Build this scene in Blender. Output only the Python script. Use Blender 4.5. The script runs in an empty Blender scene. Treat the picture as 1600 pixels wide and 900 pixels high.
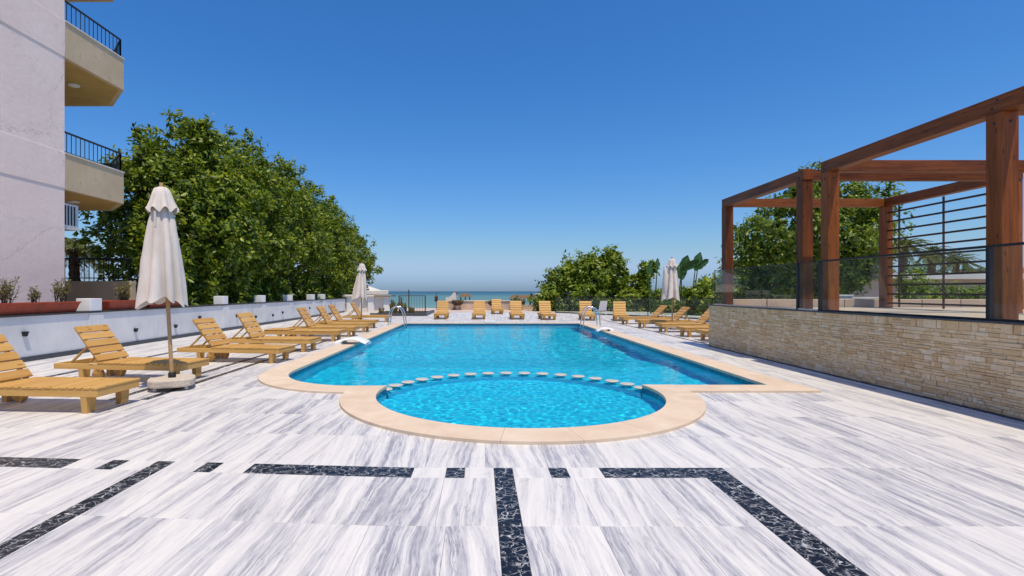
import bpy, bmesh, math, random
import numpy as np
from mathutils import Vector, Matrix, noise

R = math.radians
PI = math.pi
sc = bpy.context.scene
COL = sc.collection

# ------------------------------------------------------------------ camera
H = 1.4
cam_d = bpy.data.cameras.new('camera')
cam = bpy.data.objects.new('camera', cam_d)
COL.objects.link(cam)
cam.location = (0, 0, H)
cam.rotation_euler = (R(90), 0, 0)
cam_d.sensor_width = 36
cam_d.lens = 18
cam_d.shift_x = 50 / 1600
cam_d.shift_y = 5 / 1600
cam_d.clip_start = .05
cam_d.clip_end = 60000
sc.camera = cam

# ------------------------------------------------------------------ light
SUN_EL, SUN_AZ = 70, -61          # azimuth measured from +X towards +Y
S = Vector((math.cos(R(SUN_EL)) * math.cos(R(SUN_AZ)), math.cos(R(SUN_EL)) * math.sin(R(SUN_AZ)), math.sin(R(SUN_EL))))
world = bpy.data.worlds.new('World')
sc.world = world
world.use_nodes = True
wn = world.node_tree
sky = wn.nodes.new('ShaderNodeTexSky')
sky.sky_type = 'NISHITA'
sky.sun_disc = False
sky.sun_elevation = R(SUN_EL)
sky.sun_rotation = R(90 - SUN_AZ)
sky.altitude = 1000
sky.air_density = 1.4
sky.dust_density = 2.0
sky.ozone_density = 10.0
hs = wn.nodes.new('ShaderNodeHueSaturation')
hs.inputs['Saturation'].default_value = 1.2
wn.links.new(sky.outputs[0], hs.inputs['Color'])
tint = wn.nodes.new('ShaderNodeMix')
tint.data_type = 'RGBA'
tint.blend_type = 'MULTIPLY'
tint.inputs[0].default_value = 1
tint.inputs[7].default_value = (.94, 1.0, 1.13, 1)
wn.links.new(hs.outputs[0], tint.inputs[6])
# sea air stays bluish down to the horizon: red never above .70 of green, blue never below 1.38 of green
sp = wn.nodes.new('ShaderNodeSeparateColor'); cb = wn.nodes.new('ShaderNodeCombineColor')
wn.links.new(tint.outputs[2], sp.inputs[0])
def wmath(op, a, b):
    x = wn.nodes.new('ShaderNodeMath'); x.operation = op
    for i_, v_ in enumerate((a, b)):
        if isinstance(v_, float): x.inputs[i_].default_value = v_
        else: wn.links.new(v_, x.inputs[i_])
    return x.outputs[0]
g_ = sp.outputs[1]
wn.links.new(wmath('MINIMUM', sp.outputs[0], wmath('MULTIPLY', g_, .70)), cb.inputs[0])
wn.links.new(g_, cb.inputs[1])
wn.links.new(wmath('MAXIMUM', sp.outputs[2], wmath('MULTIPLY', g_, 1.38)), cb.inputs[2])
wn.links.new(cb.outputs[0], wn.nodes['Background'].inputs[0])
wn.nodes['Background'].inputs[1].default_value = .112
sun_d = bpy.data.lights.new('sun', 'SUN')
sun_d.energy = 3.75
sun_d.angle = R(.53)
sun_d.color = (1.0, .865, .645)
sun_d.cycles.is_caustics_light = True
sun = bpy.data.objects.new('sun', sun_d)
COL.objects.link(sun)
sun.rotation_euler = S.to_track_quat('Z', 'Y').to_euler()
sun.location = (20, 10, 40)

vs = sc.view_settings
vs.view_transform = 'Standard'
vs.look = 'None'
vs.exposure = .16
vs.gamma = 1
sc.render.engine = 'CYCLES'
sc.cycles.use_denoising = True
sc.cycles.max_bounces = 10
sc.cycles.transparent_max_bounces = 16
sc.cycles.sample_clamp_indirect = 6

# ------------------------------------------------------------------ material helpers
class NT:
    def __init__(self, name):
        self.m = bpy.data.materials.new(name)
        self.m.use_nodes = True
        self.t = self.m.node_tree
        self.b = self.t.nodes['Principled BSDF']
        self.out = self.t.nodes['Material Output']
    def n(self, typ, **kw):
        x = self.t.nodes.new('ShaderNode' + typ)
        for k, v in kw.items():
            if k in x.inputs.keys():
                self.set(x.inputs[k], v)
            else:
                setattr(x, k, v)
        return x
    def set(self, sock, v):
        if isinstance(v, bpy.types.NodeSocket):
            self.t.links.new(v, sock)
        elif isinstance(v, bpy.types.Node):
            self.t.links.new(v.outputs[0], sock)
        else:
            if sock.type == 'RGBA' and len(v) == 3:
                v = (*v, 1)
            sock.default_value = v
    def p(self, **kw):
        for k, v in kw.items():
            self.set(self.b.inputs[k.replace('_', ' ')], v)
    def math(self, op, a, b=0.0, c=None):
        x = self.t.nodes.new('ShaderNodeMath')
        x.operation = op
        self.set(x.inputs[0], a)
        self.set(x.inputs[1], b)
        if c is not None:
            self.set(x.inputs[2], c)
        return x.outputs[0]
    def vmath(self, op, a, b):
        x = self.t.nodes.new('ShaderNodeVectorMath')
        x.operation = op
        self.set(x.inputs[0], a)
        self.set(x.inputs[1], b)
        return x.outputs[0]
    def mix(self, f, a, b, mode='MIX'):
        x = self.t.nodes.new('ShaderNodeMix')
        x.data_type = 'RGBA'
        x.blend_type = mode
        self.set(x.inputs[0], f)
        self.set(x.inputs[6], a)
        self.set(x.inputs[7], b)
        return x.outputs[2]
    def ramp(self, f, stops):
        x = self.t.nodes.new('ShaderNodeValToRGB')
        e = x.color_ramp.elements
        while len(e) < len(stops):
            e.new(.5)
        for i, (p, c) in enumerate(stops):
            e[i].position = p
            e[i].color = (*c, 1) if len(c) == 3 else c
        self.set(x.inputs[0], f)
        return x.outputs[0]
    def noise(self, vec, scale=5, detail=3, rough=.5, dist=0.0):
        x = self.t.nodes.new('ShaderNodeTexNoise')
        self.set(x.inputs['Vector'], vec)
        x.inputs['Scale'].default_value = scale
        x.inputs['Detail'].default_value = detail
        x.inputs['Roughness'].default_value = rough
        x.inputs['Distortion'].default_value = dist
        return x.outputs[0]
    def obj(self):
        return self.t.nodes.new('ShaderNodeTexCoord').outputs['Object']
    def wpos(self):
        return self.t.nodes.new('ShaderNodeNewGeometry').outputs['Position']
    def island(self):
        return self.t.nodes.new('ShaderNodeNewGeometry').outputs['Random Per Island']
    def rnd(self):
        return self.t.nodes.new('ShaderNodeObjectInfo').outputs['Random']
    def comb(self, x, y, z):
        c = self.t.nodes.new('ShaderNodeCombineXYZ')
        for s, v in zip(c.inputs, (x, y, z)):
            self.set(s, v)
        return c.outputs[0]
    def sep(self, v):
        c = self.t.nodes.new('ShaderNodeSeparateXYZ')
        self.set(c.inputs[0], v)
        return c.outputs
    def scale(self, v, s):
        return self.vmath('MULTIPLY', v, s)
    def bump(self, h, strength=.3, dist=.01):
        x = self.t.nodes.new('ShaderNodeBump')
        x.inputs['Strength'].default_value = strength
        x.inputs['Distance'].default_value = dist
        self.set(x.inputs['Height'], h)
        self.set(self.b.inputs['Normal'], x.outputs[0])

M = {}

def simple(name, col, rough=.6, var=.12, scale=6, metal=0.0, spec=.3, bump=0.0, bscale=40):
    k = NT(name)
    o = k.obj()
    n = k.noise(o, scale, 5, .6)
    c2 = tuple(max(0, c * (1 - var * 2)) for c in col)
    c3 = tuple(min(1, c * (1 + var)) for c in col)
    k.p(Base_Color=k.ramp(n, [(.25, c2), (.75, c3)]), Roughness=rough, Metallic=metal)
    k.b.inputs['Specular IOR Level'].default_value = spec
    if bump:
        k.bump(k.noise(o, bscale, 4, .6), bump, .01)
    M[name] = k.m
    return k

# --- striped white marble
def marble(name, amount=1.0):
    k = NT(name)
    pos = k.wpos()
    r = k.rnd()
    isl = k.island()
    rr = k.math('ADD', r, isl)
    off = k.comb(k.math('MULTIPLY', rr, 37.0), k.math('MULTIPLY', rr, 91.0), k.math('MULTIPLY', rr, 13.0))
    x, y, z = k.sep(pos)
    slant = k.math('MULTIPLY', k.math('SUBTRACT', k.math('FRACT', k.math('MULTIPLY', rr, 7.31)), .5), .22)
    x2 = k.math('ADD', x, k.math('MULTIPLY', y, slant))
    base = k.vmath('ADD', k.comb(x2, y, 0.0), off)
    warp = k.noise(k.scale(base, (2.2, 1.3, 1)), 1.0, 3, .55)
    warp2 = k.noise(k.scale(base, (9, 5, 1)), 1.0, 3, .6)
    bx, by, bz = k.sep(base)
    xw = k.math('ADD', bx, k.math('ADD', k.math('MULTIPLY', k.math('SUBTRACT', warp, .5), .10), k.math('MULTIPLY', k.math('SUBTRACT', warp2, .5), .02)))
    v = k.comb(xw, by, bz)
    n1 = k.noise(k.scale(v, (7.5, .45, 1)), 1.0, 3, .55)
    n2 = k.noise(k.scale(v, (30, 1.0, 1)), 1.0, 4, .6)
    n3 = k.noise(k.scale(v, (125, 4.5, 1)), 1.0, 4, .7)
    n4 = k.noise(k.scale(base, (16, 7, 1)), 1.0, 5, .65)
    n5 = k.noise(k.scale(v, (15, 1.1, 1)), 1.0, 5, .6)
    band = k.ramp(n1, [(.40, (0, 0, 0)), (.60, (1, 1, 1))])
    st = k.ramp(n2, [(.40, (0, 0, 0)), (.64, (1, 1, 1))])
    fn = k.ramp(n3, [(.44, (0, 0, 0)), (.68, (1, 1, 1))])
    hair = k.ramp(k.math('ABSOLUTE', k.math('SUBTRACT', n5, .5)), [(0.0, (1, 1, 1)), (.022, (0, 0, 0))])
    w = k.math('ADD', k.math('MULTIPLY', st, k.math('ADD', .22, k.math('MULTIPLY', band, .40))), k.math('MULTIPLY', fn, k.math('ADD', .08, k.math('MULTIPLY', band, .22))))
    w = k.math('ADD', w, k.math('MULTIPLY', band, .15))
    w = k.math('ADD', w, k.math('MULTIPLY', hair, k.math('ADD', .16, k.math('MULTIPLY', band, .34))))
    w = k.math('MULTIPLY', w, k.math('ADD', .45, k.math('MULTIPLY', n4, 1.05)))
    w = k.math('MULTIPLY', w, k.math('ADD', .76, k.math('MULTIPLY', k.math('FRACT', k.math('MULTIPLY', rr, 3.7)), .5)))
    w = k.math('MULTIPLY', w, amount)
    col = k.ramp(w, [(0.0, (.735, .715, .685)), (.20, (.645, .63, .62)), (.50, (.49, .485, .51)), (1.0, (.28, .28, .325))])
    dirt = k.noise(k.scale(pos, (1.1, .8, 1)), 1.0, 5, .65)
    col = k.mix(k.ramp(dirt, [(.45, (0, 0, 0)), (.8, (.3, .3, .3))]), col, (.56, .53, .49))
    spk = k.noise(k.scale(pos, (40, 40, 1)), 1.0, 2, .5)
    col = k.mix(k.ramp(spk, [(.72, (0, 0, 0)), (.80, (.35, .35, .35))]), col, (.35, .33, .31))
    k.p(Base_Color=col, Roughness=k.math('ADD', .30, k.math('MULTIPLY', dirt, .3)))
    k.b.inputs['Specular IOR Level'].default_value = .35
    k.bump(k.noise(k.scale(pos, (30, 6, 1)), 1.0, 4, .6), .06, .01)
    M[name] = k.m
marble('marble', 1.0)
marble('marble_pale', .45)

# --- dark veined marble
k = NT('dark_marble')
pos = k.vmath('ADD', k.wpos(), k.comb(k.math('MULTIPLY', k.rnd(), 50.0), k.math('MULTIPLY', k.rnd(), 31.0), 0.0))
wv = k.t.nodes.new('ShaderNodeTexNoise'); wv.inputs['Scale'].default_value = 9; wv.inputs['Detail'].default_value = 4
k.set(wv.inputs['Vector'], pos)
pw = k.vmath('ADD', pos, k.scale(k.vmath('SUBTRACT', wv.outputs['Color'], (.5, .5, .5)), (.16, .16, 0)))
vo = k.n('TexVoronoi', feature='DISTANCE_TO_EDGE'); vo.inputs['Scale'].default_value = 15; k.set(vo.inputs['Vector'], pw)
vo2 = k.n('TexVoronoi', feature='DISTANCE_TO_EDGE'); vo2.inputs['Scale'].default_value = 31; k.set(vo2.inputs['Vector'], pw)
msk = k.noise(pos, 10, 4, .6)
v1 = k.math('MULTIPLY', k.ramp(vo.outputs[0], [(0, (1, 1, 1)), (.05, (0, 0, 0))]), k.ramp(msk, [(.4, (0, 0, 0)), (.6, (1, 1, 1))]))
v2 = k.math('MULTIPLY', k.ramp(vo2.outputs[0], [(0, (1, 1, 1)), (.07, (0, 0, 0))]), k.ramp(k.noise(pos, 17, 3, .6), [(.5, (0, 0, 0)), (.66, (.8, .8, .8))]))
vv = k.math('MAXIMUM', v1, v2)
basec = k.mix(k.noise(pos, 22, 4, .6), (.004, .005, .009), (.018, .022, .033))
k.p(Base_Color=k.mix(vv, basec, (.62, .63, .66)), Roughness=.35)
k.b.inputs['Specular IOR Level'].default_value = .18
M['dark_marble'] = k.m

# --- pine wood / dark pergola wood (grain along each piece's own X)
def wood(name, light, dark, knots=True, rough=.5, spec=.3):
    k = NT(name)
    o = k.obj()
    r = k.rnd()
    off = k.comb(k.math('MULTIPLY', r, 40.0), k.math('MULTIPLY', r, 17.0), k.math('MULTIPLY', r, 29.0))
    v = k.vmath('ADD', o, off)
    warp = k.noise(k.scale(v, (1.5, 3, 3)), 1.0, 2, .5)
    g = k.noise(k.scale(k.vmath('ADD', v, k.comb(0.0, k.math('MULTIPLY', warp, .1), 0.0)), (1.3, 26, 26)), 1.0, 4, .6)
    f = k.noise(k.scale(v, (4, 130, 130)), 1.0, 3, .6)
    b = k.noise(k.scale(v, (.8, 2.5, 2.5)), 1.0, 2, .5)
    w = k.math('ADD', k.math('MULTIPLY', g, .6), k.math('MULTIPLY', f, .28))
    w = k.math('ADD', w, k.math('MULTIPLY', k.math('SUBTRACT', b, .5), .35))
    w = k.math('ADD', w, k.math('MULTIPLY', k.math('SUBTRACT', r, .5), .22))
    col = k.ramp(w, [(.22, dark), (.5, tuple((a + c) / 2 for a, c in zip(light, dark))), (.72, light)])
    if knots:
        kn = k.n('TexVoronoi', feature='F1'); kn.inputs['Scale'].default_value = 1.0
        k.set(kn.inputs['Vector'], k.scale(v, (3.2, 11, 11)))
        col = k.mix(k.ramp(kn.outputs[0], [(.06, (.75, .75, .75)), (.16, (0, 0, 0))]), col, tuple(c * .35 for c in dark))
    k.p(Base_Color=col, Roughness=rough)
    k.b.inputs['Specular IOR Level'].default_value = spec
    k.bump(g, .12, .006)
    M[name] = k.m
wood('pine', (.68, .42, .138), (.46, .24, .058))
wood('pergola_wood', (.38, .115, .021), (.066, .018, .005), knots=True, rough=.45, spec=.25)
wood('pole_wood', (.52, .34, .17), (.34, .19, .08), knots=False)

# --- plaster and stone
k = NT('pink_plaster')
o = k.obj()
n = k.noise(o, .7, 5, .6); n2 = k.noise(o, 7, 5, .65); n3 = k.noise(k.scale(o, (1, 3, .35)), 2.2, 4, .6)
c = k.ramp(n, [(.3, (.84, .67, .60)), (.7, (.89, .745, .67))])
c = k.mix(k.ramp(n3, [(.5, (0, 0, 0)), (.75, (.35, .35, .35))]), c, (.78, .62, .55))
cr = k.n('TexVoronoi', feature='DISTANCE_TO_EDGE'); cr.inputs['Scale'].default_value = .55
k.set(cr.inputs['Vector'], k.vmath('ADD', o, k.scale(k.comb(n2, n2, n2), (.5, .5, .5))))
c = k.mix(k.ramp(cr.outputs[0], [(0, (.5, .5, .5)), (.006, (0, 0, 0))]), c, (.36, .31, .30))
k.p(Base_Color=c, Roughness=.85)
k.b.inputs['Specular IOR Level'].default_value = .15
k.bump(k.math('ADD', k.math('MULTIPLY', n2, .5), k.noise(o, 2.3, 4, .6)), .22, .05)
M['pink_plaster'] = k.m

k = NT('sand_plaster')
o = k.obj()
n = k.noise(o, 1.4, 5, .65); n2 = k.noise(o, 9, 5, .6)
c = k.ramp(n, [(.3, (.52, .395, .25)), (.7, (.62, .485, .325))])
c = k.mix(k.ramp(k.noise(o, 3.1, 4, .7), [(.62, (0, 0, 0)), (.72, (.5, .5, .5))]), c, (.26, .20, .14))
k.p(Base_Color=c, Roughness=.85)
k.b.inputs['Specular IOR Level'].default_value = .15
k.bump(n2, .25, .02)
M['sand_plaster'] = k.m
simple('ochre_plaster', (.50, .32, .10), .85, .1, 2)

k = NT('white_wall')
o = k.obj()
n = k.noise(o, .9, 5, .6); n2 = k.noise(k.scale(o, (1, 1, .3)), 5, 5, .65)
c = k.ramp(n, [(.3, (.58, .59, .60)), (.52, (.70, .695, .685)), (.72, (.80, .785, .765))])
c = k.mix(k.ramp(n2, [(.55, (0, 0, 0)), (.75, (.45, .45, .45))]), c, (.48, .49, .50))
c = k.mix(k.ramp(k.noise(o, 26, 3, .6), [(.70, (0, 0, 0)), (.74, (.7, .7, .7))]), c, (.22, .22, .22))
k.p(Base_Color=c, Roughness=.55)
k.bump(n2, .15, .01)
M['white_wall'] = k.m

simple('white_paint', (.78, .79, .80), .5, .05, 3)
simple('granite', (.075, .085, .10), .45, .4, 30, spec=.4)
simple('dark_ledge', (.05, .052, .056), .5, .3, 12)
simple('terracotta', (.37, .065, .03), .55, .2, 5)
simple('soil', (.06, .042, .03), .95, .3, 30, bump=.5)
simple('black_metal', (.012, .013, .016), .4, .2, 10, metal=.0, spec=.5)
simple('rust_metal', (.085, .04, .028), .6, .3, 8)
simple('screen_metal', (.055, .026, .016), .5, .2, 10)
simple('steel', (.72, .74, .76), .18, .05, 5, metal=1.0)
simple('fibre_white', (.84, .85, .86), .3, .03, 3, spec=.5)
simple('disc_stone', (.52, .495, .45), .6, .08, 9)
simple('ac_white', (.62, .63, .62), .5, .05, 3)
simple('lens_white', (.72, .72, .70), .3, .04, 3)
simple('far_white', (.70, .665, .63), .8, .08, 1)
simple('far_beige', (.60, .45, .35), .85, .1, 1)
simple('roof_tile', (.50, .27, .17), .85, .15, 3)
simple('path', (.58, .47, .40), .9, .12, 1.2)
simple('sand', (.48, .38, .28), .95, .15, .6, bump=.3, bscale=4)
simple('bark', (.12, .085, .058), .9, .3, 9, bump=.6, bscale=18)
simple('palm_bark', (.20, .125, .08), .9, .35, 9, bump=.6, bscale=14)
simple('rubber', (.02, .02, .02), .7, .2, 8)
simple('thatch', (.20, .13, .075), .95, .3, 14, bump=.4)
simple('caster', (.55, .53, .5), .4, .1, 8)
simple('grout', (.60, .59, .58), .9, .1, 5)
simple('terrace_floor', (.55, .44, .34), .8, .1, 2)

k = NT('coping_stone')
pos = k.wpos()
r = k.rnd()
n = k.noise(k.vmath('ADD', pos, k.comb(k.math('MULTIPLY', r, 30.0), 0.0, 0.0)), 2.4, 5, .6, .6)
c = k.ramp(n, [(.25, (.56, .43, .315)), (.5, (.635, .505, .38)), (.78, (.715, .605, .49))])
c = k.mix(k.math('MULTIPLY', r, .28), c, (.75, .62, .48))
c = k.mix(k.ramp(k.noise(pos, 45, 3, .6), [(.62, (0, 0, 0)), (.75, (.25, .25, .25))]), c, (.45, .32, .21))
k.p(Base_Color=c, Roughness=.65)
k.b.inputs['Specular IOR Level'].default_value = .2
k.bump(k.noise(pos, 60, 4, .6), .1, .005)
M['coping_stone'] = k.m

k = NT('wall_stone')
o = k.wpos()
r = k.math('FRACT', k.math('ADD', k.rnd(), k.island()))
c = k.ramp(r, [(.0, (.64, .44, .235)), (.2, (.72, .53, .31)), (.45, (.775, .59, .365)), (.7, (.81, .64, .42)), (.9, (.83, .70, .51)), (1, (.68, .48, .265))])
n = k.noise(k.scale(o, (1, 1, 2.2)), 13, 5, .7)
c = k.mix(k.ramp(n, [(.52, (0, 0, 0)), (.75, (.6, .6, .6))]), c, (.36, .25, .15))
c = k.mix(k.ramp(k.noise(o, .9, 3, .6), [(.45, (0, 0, 0)), (.75, (.3, .3, .3))]), c, (.50, .37, .24))
k.p(Base_Color=c, Roughness=.85)
k.b.inputs['Specular IOR Level'].default_value = .2
k.bump(k.noise(o, 34, 5, .7), .8, .02)
M['wall_stone'] = k.m
simple('mortar', (.42, .32, .21), .95, .2, 20)

# terrazzo base of the parasol
k = NT('pebble_concrete')
o = k.obj()
vo = k.n('TexVoronoi', feature='F1'); vo.inputs['Scale'].default_value = 55; k.set(vo.inputs['Vector'], o)
c = k.mix(k.noise(o, 6, 4, .6), (.50, .42, .33), (.64, .57, .48))
c = k.mix(k.ramp(vo.outputs['Color'], [(.3, (0, 0, 0)), (.7, (.4, .4, .4))]), c, (.36, .29, .22))
k.p(Base_Color=c, Roughness=.85)
k.bump(vo.outputs[0], .4, .01)
M['pebble_concrete'] = k.m

k = NT('canvas')
o = k.obj()
n = k.noise(k.scale(o, (3, 3, .8)), 1.6, 4, .6)
c = k.ramp(n, [(.3, (.56, .50, .45)), (.7, (.70, .645, .60))])
wv = k.t.nodes.new('ShaderNodeTexWave'); wv.inputs['Scale'].default_value = 160; wv.bands_direction = 'Z'
k.set(wv.inputs['Vector'], o)
k.p(Base_Color=c, Roughness=.9)
k.b.inputs['Specular IOR Level'].default_value = .1
k.b.inputs['Sheen Weight'].default_value = .15
k.bump(k.math('ADD', k.math('MULTIPLY', wv.outputs[1], .3), k.noise(o, 9, 4, .6)), .22, .02)
M['canvas'] = k.m

# pool tile, waterline tile
def mosaic(name, a, b, size, grout, gw=.08, rough=.25):
    k = NT(name)
    pos = k.wpos()
    br = k.n('TexVoronoi', feature='F1')
    sn = k.vmath('FLOOR', k.scale(pos, (1 / size, 1 / size, 1 / size)), (0, 0, 0))
    wn_ = k.n('TexWhiteNoise'); k.set(wn_.inputs['Vector'], sn)
    fr = k.vmath('FRACTION', k.scale(pos, (1 / size, 1 / size, 1 / size)), (0, 0, 0))
    col = k.mix(wn_.outputs[0], a, b)
    k.p(Base_Color=col, Roughness=rough)
    M[name] = k.m
    return k
mosaic('pool_tile', (.005, .60, .86), (.015, .70, .94), .05, None, rough=.4)
mosaic('waterline_tile', (.006, .05, .13), (.03, .15, .30), .05, None)
mosaic('deep_tile', (.005, .56, .80), (.012, .66, .90), .05, None, rough=.4)

k = NT('water')
k.t.nodes.remove(k.b)
rf = k.n('BsdfRefraction'); k.set(rf.inputs['Color'], (.93, .985, 1.0)); rf.inputs['Roughness'].default_value = 0; rf.inputs['IOR'].default_value = 1.33
gl = k.n('BsdfGlossy'); gl.inputs['Roughness'].default_value = .015
fr = k.n('Fresnel'); fr.inputs[0].default_value = 1.33
mx = k.n('MixShader')
k.set(mx.inputs[0], k.math('MULTIPLY', fr.outputs[0], .5))          # seen through a polarising filter, half the glare is left
k.set(mx.inputs[1], rf.outputs[0]); k.set(mx.inputs[2], gl.outputs[0])
k.t.links.new(mx.outputs[0], k.out.inputs[0])
M['water'] = k.m

k = NT('sea')
pos = k.wpos()
x, y, z = k.sep(pos)
d = k.math('DIVIDE', y, 1000.0)
nz = k.noise(k.scale(pos, (.002, .006, 1)), 1.0, 4, .6)
dd = k.math('ADD', d, k.math('MULTIPLY', k.math('SUBTRACT', nz, .5), .6))
c = k.ramp(dd, [(.0, (.16, .285, .26)), (.25, (.115, .235, .23)), (.55, (.075, .18, .205)), (1.0, (.04, .115, .17))])
k.p(Base_Color=c, Roughness=.5)
k.b.inputs['Specular IOR Level'].default_value = .12
k.bump(k.noise(k.scale(pos, (.25, .9, 1)), 1.0, 4, .6), .5, .3)
M['sea'] = k.m

# thin clear sheet glass: Fresnel reflection over tinted transparency
def glass(name, tint):
    k = NT(name)
    k.t.nodes.remove(k.b)
    tr = k.n('BsdfTransparent'); k.set(tr.inputs[0], tint)
    gl = k.n('BsdfGlossy'); gl.inputs['Roughness'].default_value = .02
    fr = k.n('Fresnel'); fr.inputs[0].default_value = 1.5
    mx = k.n('MixShader')
    bf = k.t.nodes.new('ShaderNodeNewGeometry').outputs['Backfacing']
    k.set(mx.inputs[0], k.math('MULTIPLY', fr.outputs[0], k.math('SUBTRACT', 1.0, bf))); k.set(mx.inputs[1], tr.outputs[0]); k.set(mx.inputs[2], gl.outputs[0])
    dirt = k.n('BsdfDiffuse'); k.set(dirt.inputs[0], (.45, .52, .5))
    m2 = k.n('MixShader')
    k.set(m2.inputs[0], k.math('MULTIPLY', k.noise(k.obj(), 2.5, 5, .7), .05)); k.set(m2.inputs[1], mx.outputs[0]); k.set(m2.inputs[2], dirt.outputs[0])
    k.t.links.new(m2.outputs[0], k.out.inputs[0])
    M[name] = k.m
glass('glass', (.93, .97, .96))
glass('dark_glass', (.88, .94, .91))

def leafmat(name, a, b, c_, trans=.35, rough=.42, spec=.45):
    k = NT(name)
    r = k.island()
    n = k.noise(k.wpos(), .9, 3, .6)
    f = k.math('ADD', k.math('MULTIPLY', r, .7), k.math('MULTIPLY', k.math('SUBTRACT', n, .5), .9))
    col = k.ramp(f, [(.1, a), (.45, b), (.85, c_)])
    k.p(Base_Color=col, Roughness=rough)
    k.b.inputs['Specular IOR Level'].default_value = spec
    tl = k.n('BsdfTranslucent')
    k.set(tl.inputs[0], k.mix(1.0, col, (1.25, 1.15, .5), 'MULTIPLY'))
    mx = k.n('MixShader'); mx.inputs[0].default_value = trans
    k.t.links.new(k.b.outputs[0], mx.inputs[1]); k.t.links.new(tl.outputs[0], mx.inputs[2])
    k.t.links.new(mx.outputs[0], k.out.inputs[0])
    M[name] = k.m
leafmat('ficus_leaf', (.05, .095, .008), (.19, .275, .016), (.43, .48, .045), .40)
leafmat('bush_leaf', (.085, .145, .010), (.22, .31, .018), (.38, .45, .04), .42)
leafmat('tree_leaf', (.07, .125, .012), (.17, .255, .018), (.32, .38, .035), .42)
leafmat('palm_leaf', (.09, .12, .035), (.19, .22, .07), (.32, .32, .12), .35)
leafmat('banana_leaf', (.03, .085, .025), (.05, .12, .035), (.08, .16, .045), .25)
leafmat('dry_leaf', (.14, .13, .045), (.24, .21, .08), (.38, .31, .15), .25, .7, .2)
leafmat('cactus_skin', (.06, .065, .02), (.13, .11, .035), (.20, .15, .06), .05, .7, .2)

# ------------------------------------------------------------------ mesh helpers
class MB:
    def __init__(s):
        s.v = []; s.f = []; s.sm = []
    def add(s, vs_, fs, smooth=False):
        o = len(s.v)
        s.v += [tuple(p) for p in vs_]
        s.f += [tuple(i + o for i in f) for f in fs]
        s.sm += [smooth] * len(fs)
        return s
    def box(s, x0, x1, y0, y1, z0, z1):
        vs_ = [(x0, y0, z0), (x1, y0, z0), (x1, y1, z0), (x0, y1, z0), (x0, y0, z1), (x1, y0, z1), (x1, y1, z1), (x0, y1, z1)]
        return s.add(vs_, [(3, 2, 1, 0), (4, 5, 6, 7), (0, 1, 5, 4), (1, 2, 6, 5), (2, 3, 7, 6), (3, 0, 4, 7)])
    def prism(s, poly, z0, z1):
        n = len(poly)
        vs_ = [(x, y, z0) for x, y in poly] + [(x, y, z1) for x, y in poly]
        fs = [tuple(range(n - 1, -1, -1)), tuple(range(n, 2 * n))] + [(i, (i + 1) % n, n + (i + 1) % n, n + i) for i in range(n)]
        return s.add(vs_, fs)
    def tube(s, pts, rad, n=8, cap=True, smooth=True):
        pts = [Vector(p) for p in pts]
        if not hasattr(rad, '__len__'):
            rad = [rad] * len(pts)
        vs_ = []; fs = []
        up = Vector((.13, .31, .94)).normalized()
        for i, p in enumerate(pts):
            d = (pts[min(i + 1, len(pts) - 1)] - pts[max(i - 1, 0)]).normalized()
            a = d.cross(up)
            if a.length < 1e-3:
                a = d.cross(Vector((1, 0, 0)))
            a.normalize(); b = d.cross(a)
            for j in range(n):
                t = 2 * PI * j / n
                vs_.append(p + (a * math.cos(t) + b * math.sin(t)) * rad[i])
        for i in range(len(pts) - 1):
            for j in range(n):
                fs.append((i * n + j, i * n + (j + 1) % n, (i + 1) * n + (j + 1) % n, (i + 1) * n + j))
        s.add(vs_, fs, smooth)
        if cap:
            m = len(pts) - 1
            s.add(vs_[:n], [tuple(range(n))]); s.add(vs_[m * n:], [tuple(range(n - 1, -1, -1))])
        return s
    def lathe(s, prof, n=16, fn=None, smooth=True, cx=0, cy=0):
        vs_ = []; fs = []
        for i, (r, z) in enumerate(prof):
            for j in range(n):
                t = 2 * PI * j / n
                rr, zz = (r, z) if fn is None else fn(r, z, t, i)
                vs_.append((cx + rr * math.cos(t), cy + rr * math.sin(t), zz))
        for i in range(len(prof) - 1):
            for j in range(n):
                fs.append((i * n + j, i * n + (j + 1) % n, (i + 1) * n + (j + 1) % n, (i + 1) * n + j))
        return s.add(vs_, fs, smooth)
    def mesh(s, name, mat):
        me = bpy.data.meshes.new(name)
        me.from_pydata(s.v, [], s.f)
        me.polygons.foreach_set('use_smooth', s.sm)
        if mat:
            me.materials.append(M[mat])
        me.update()
        return me
    def build(s, name, mat, parent=None, loc=None, rot=None, bevel=0, seg=2):
        o = link(name, s.mesh(name, mat), parent, loc, rot)
        if bevel:
            b = o.modifiers.new('bevel', 'BEVEL'); b.width = bevel; b.segments = seg; b.limit_method = 'ANGLE'
        return o

def link(name, me, parent=None, loc=None, rot=None):
    o = bpy.data.objects.new(name, me)
    COL.objects.link(o)
    if parent:
        o.parent = parent
    if loc is not None:
        o.location = loc
    if rot is not None:
        o.rotation_euler = rot
    return o

def tag(o, label=None, cat=None, group=None, kind=None):
    if label: o['label'] = label
    if cat: o['category'] = cat
    if group: o['group'] = group
    if kind: o['kind'] = kind
    return o

def thing(name, label, cat, loc=(0, 0, 0), rz=0, group=None):
    o = link(name, None, None, loc, (0, 0, rz))
    return tag(o, label, cat, group)

def copy_tree(o, parent=None):
    c = o.copy()
    COL.objects.link(c)
    c.parent = parent
    for ch in o.children:
        copy_tree(ch, c)
    return c

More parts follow.
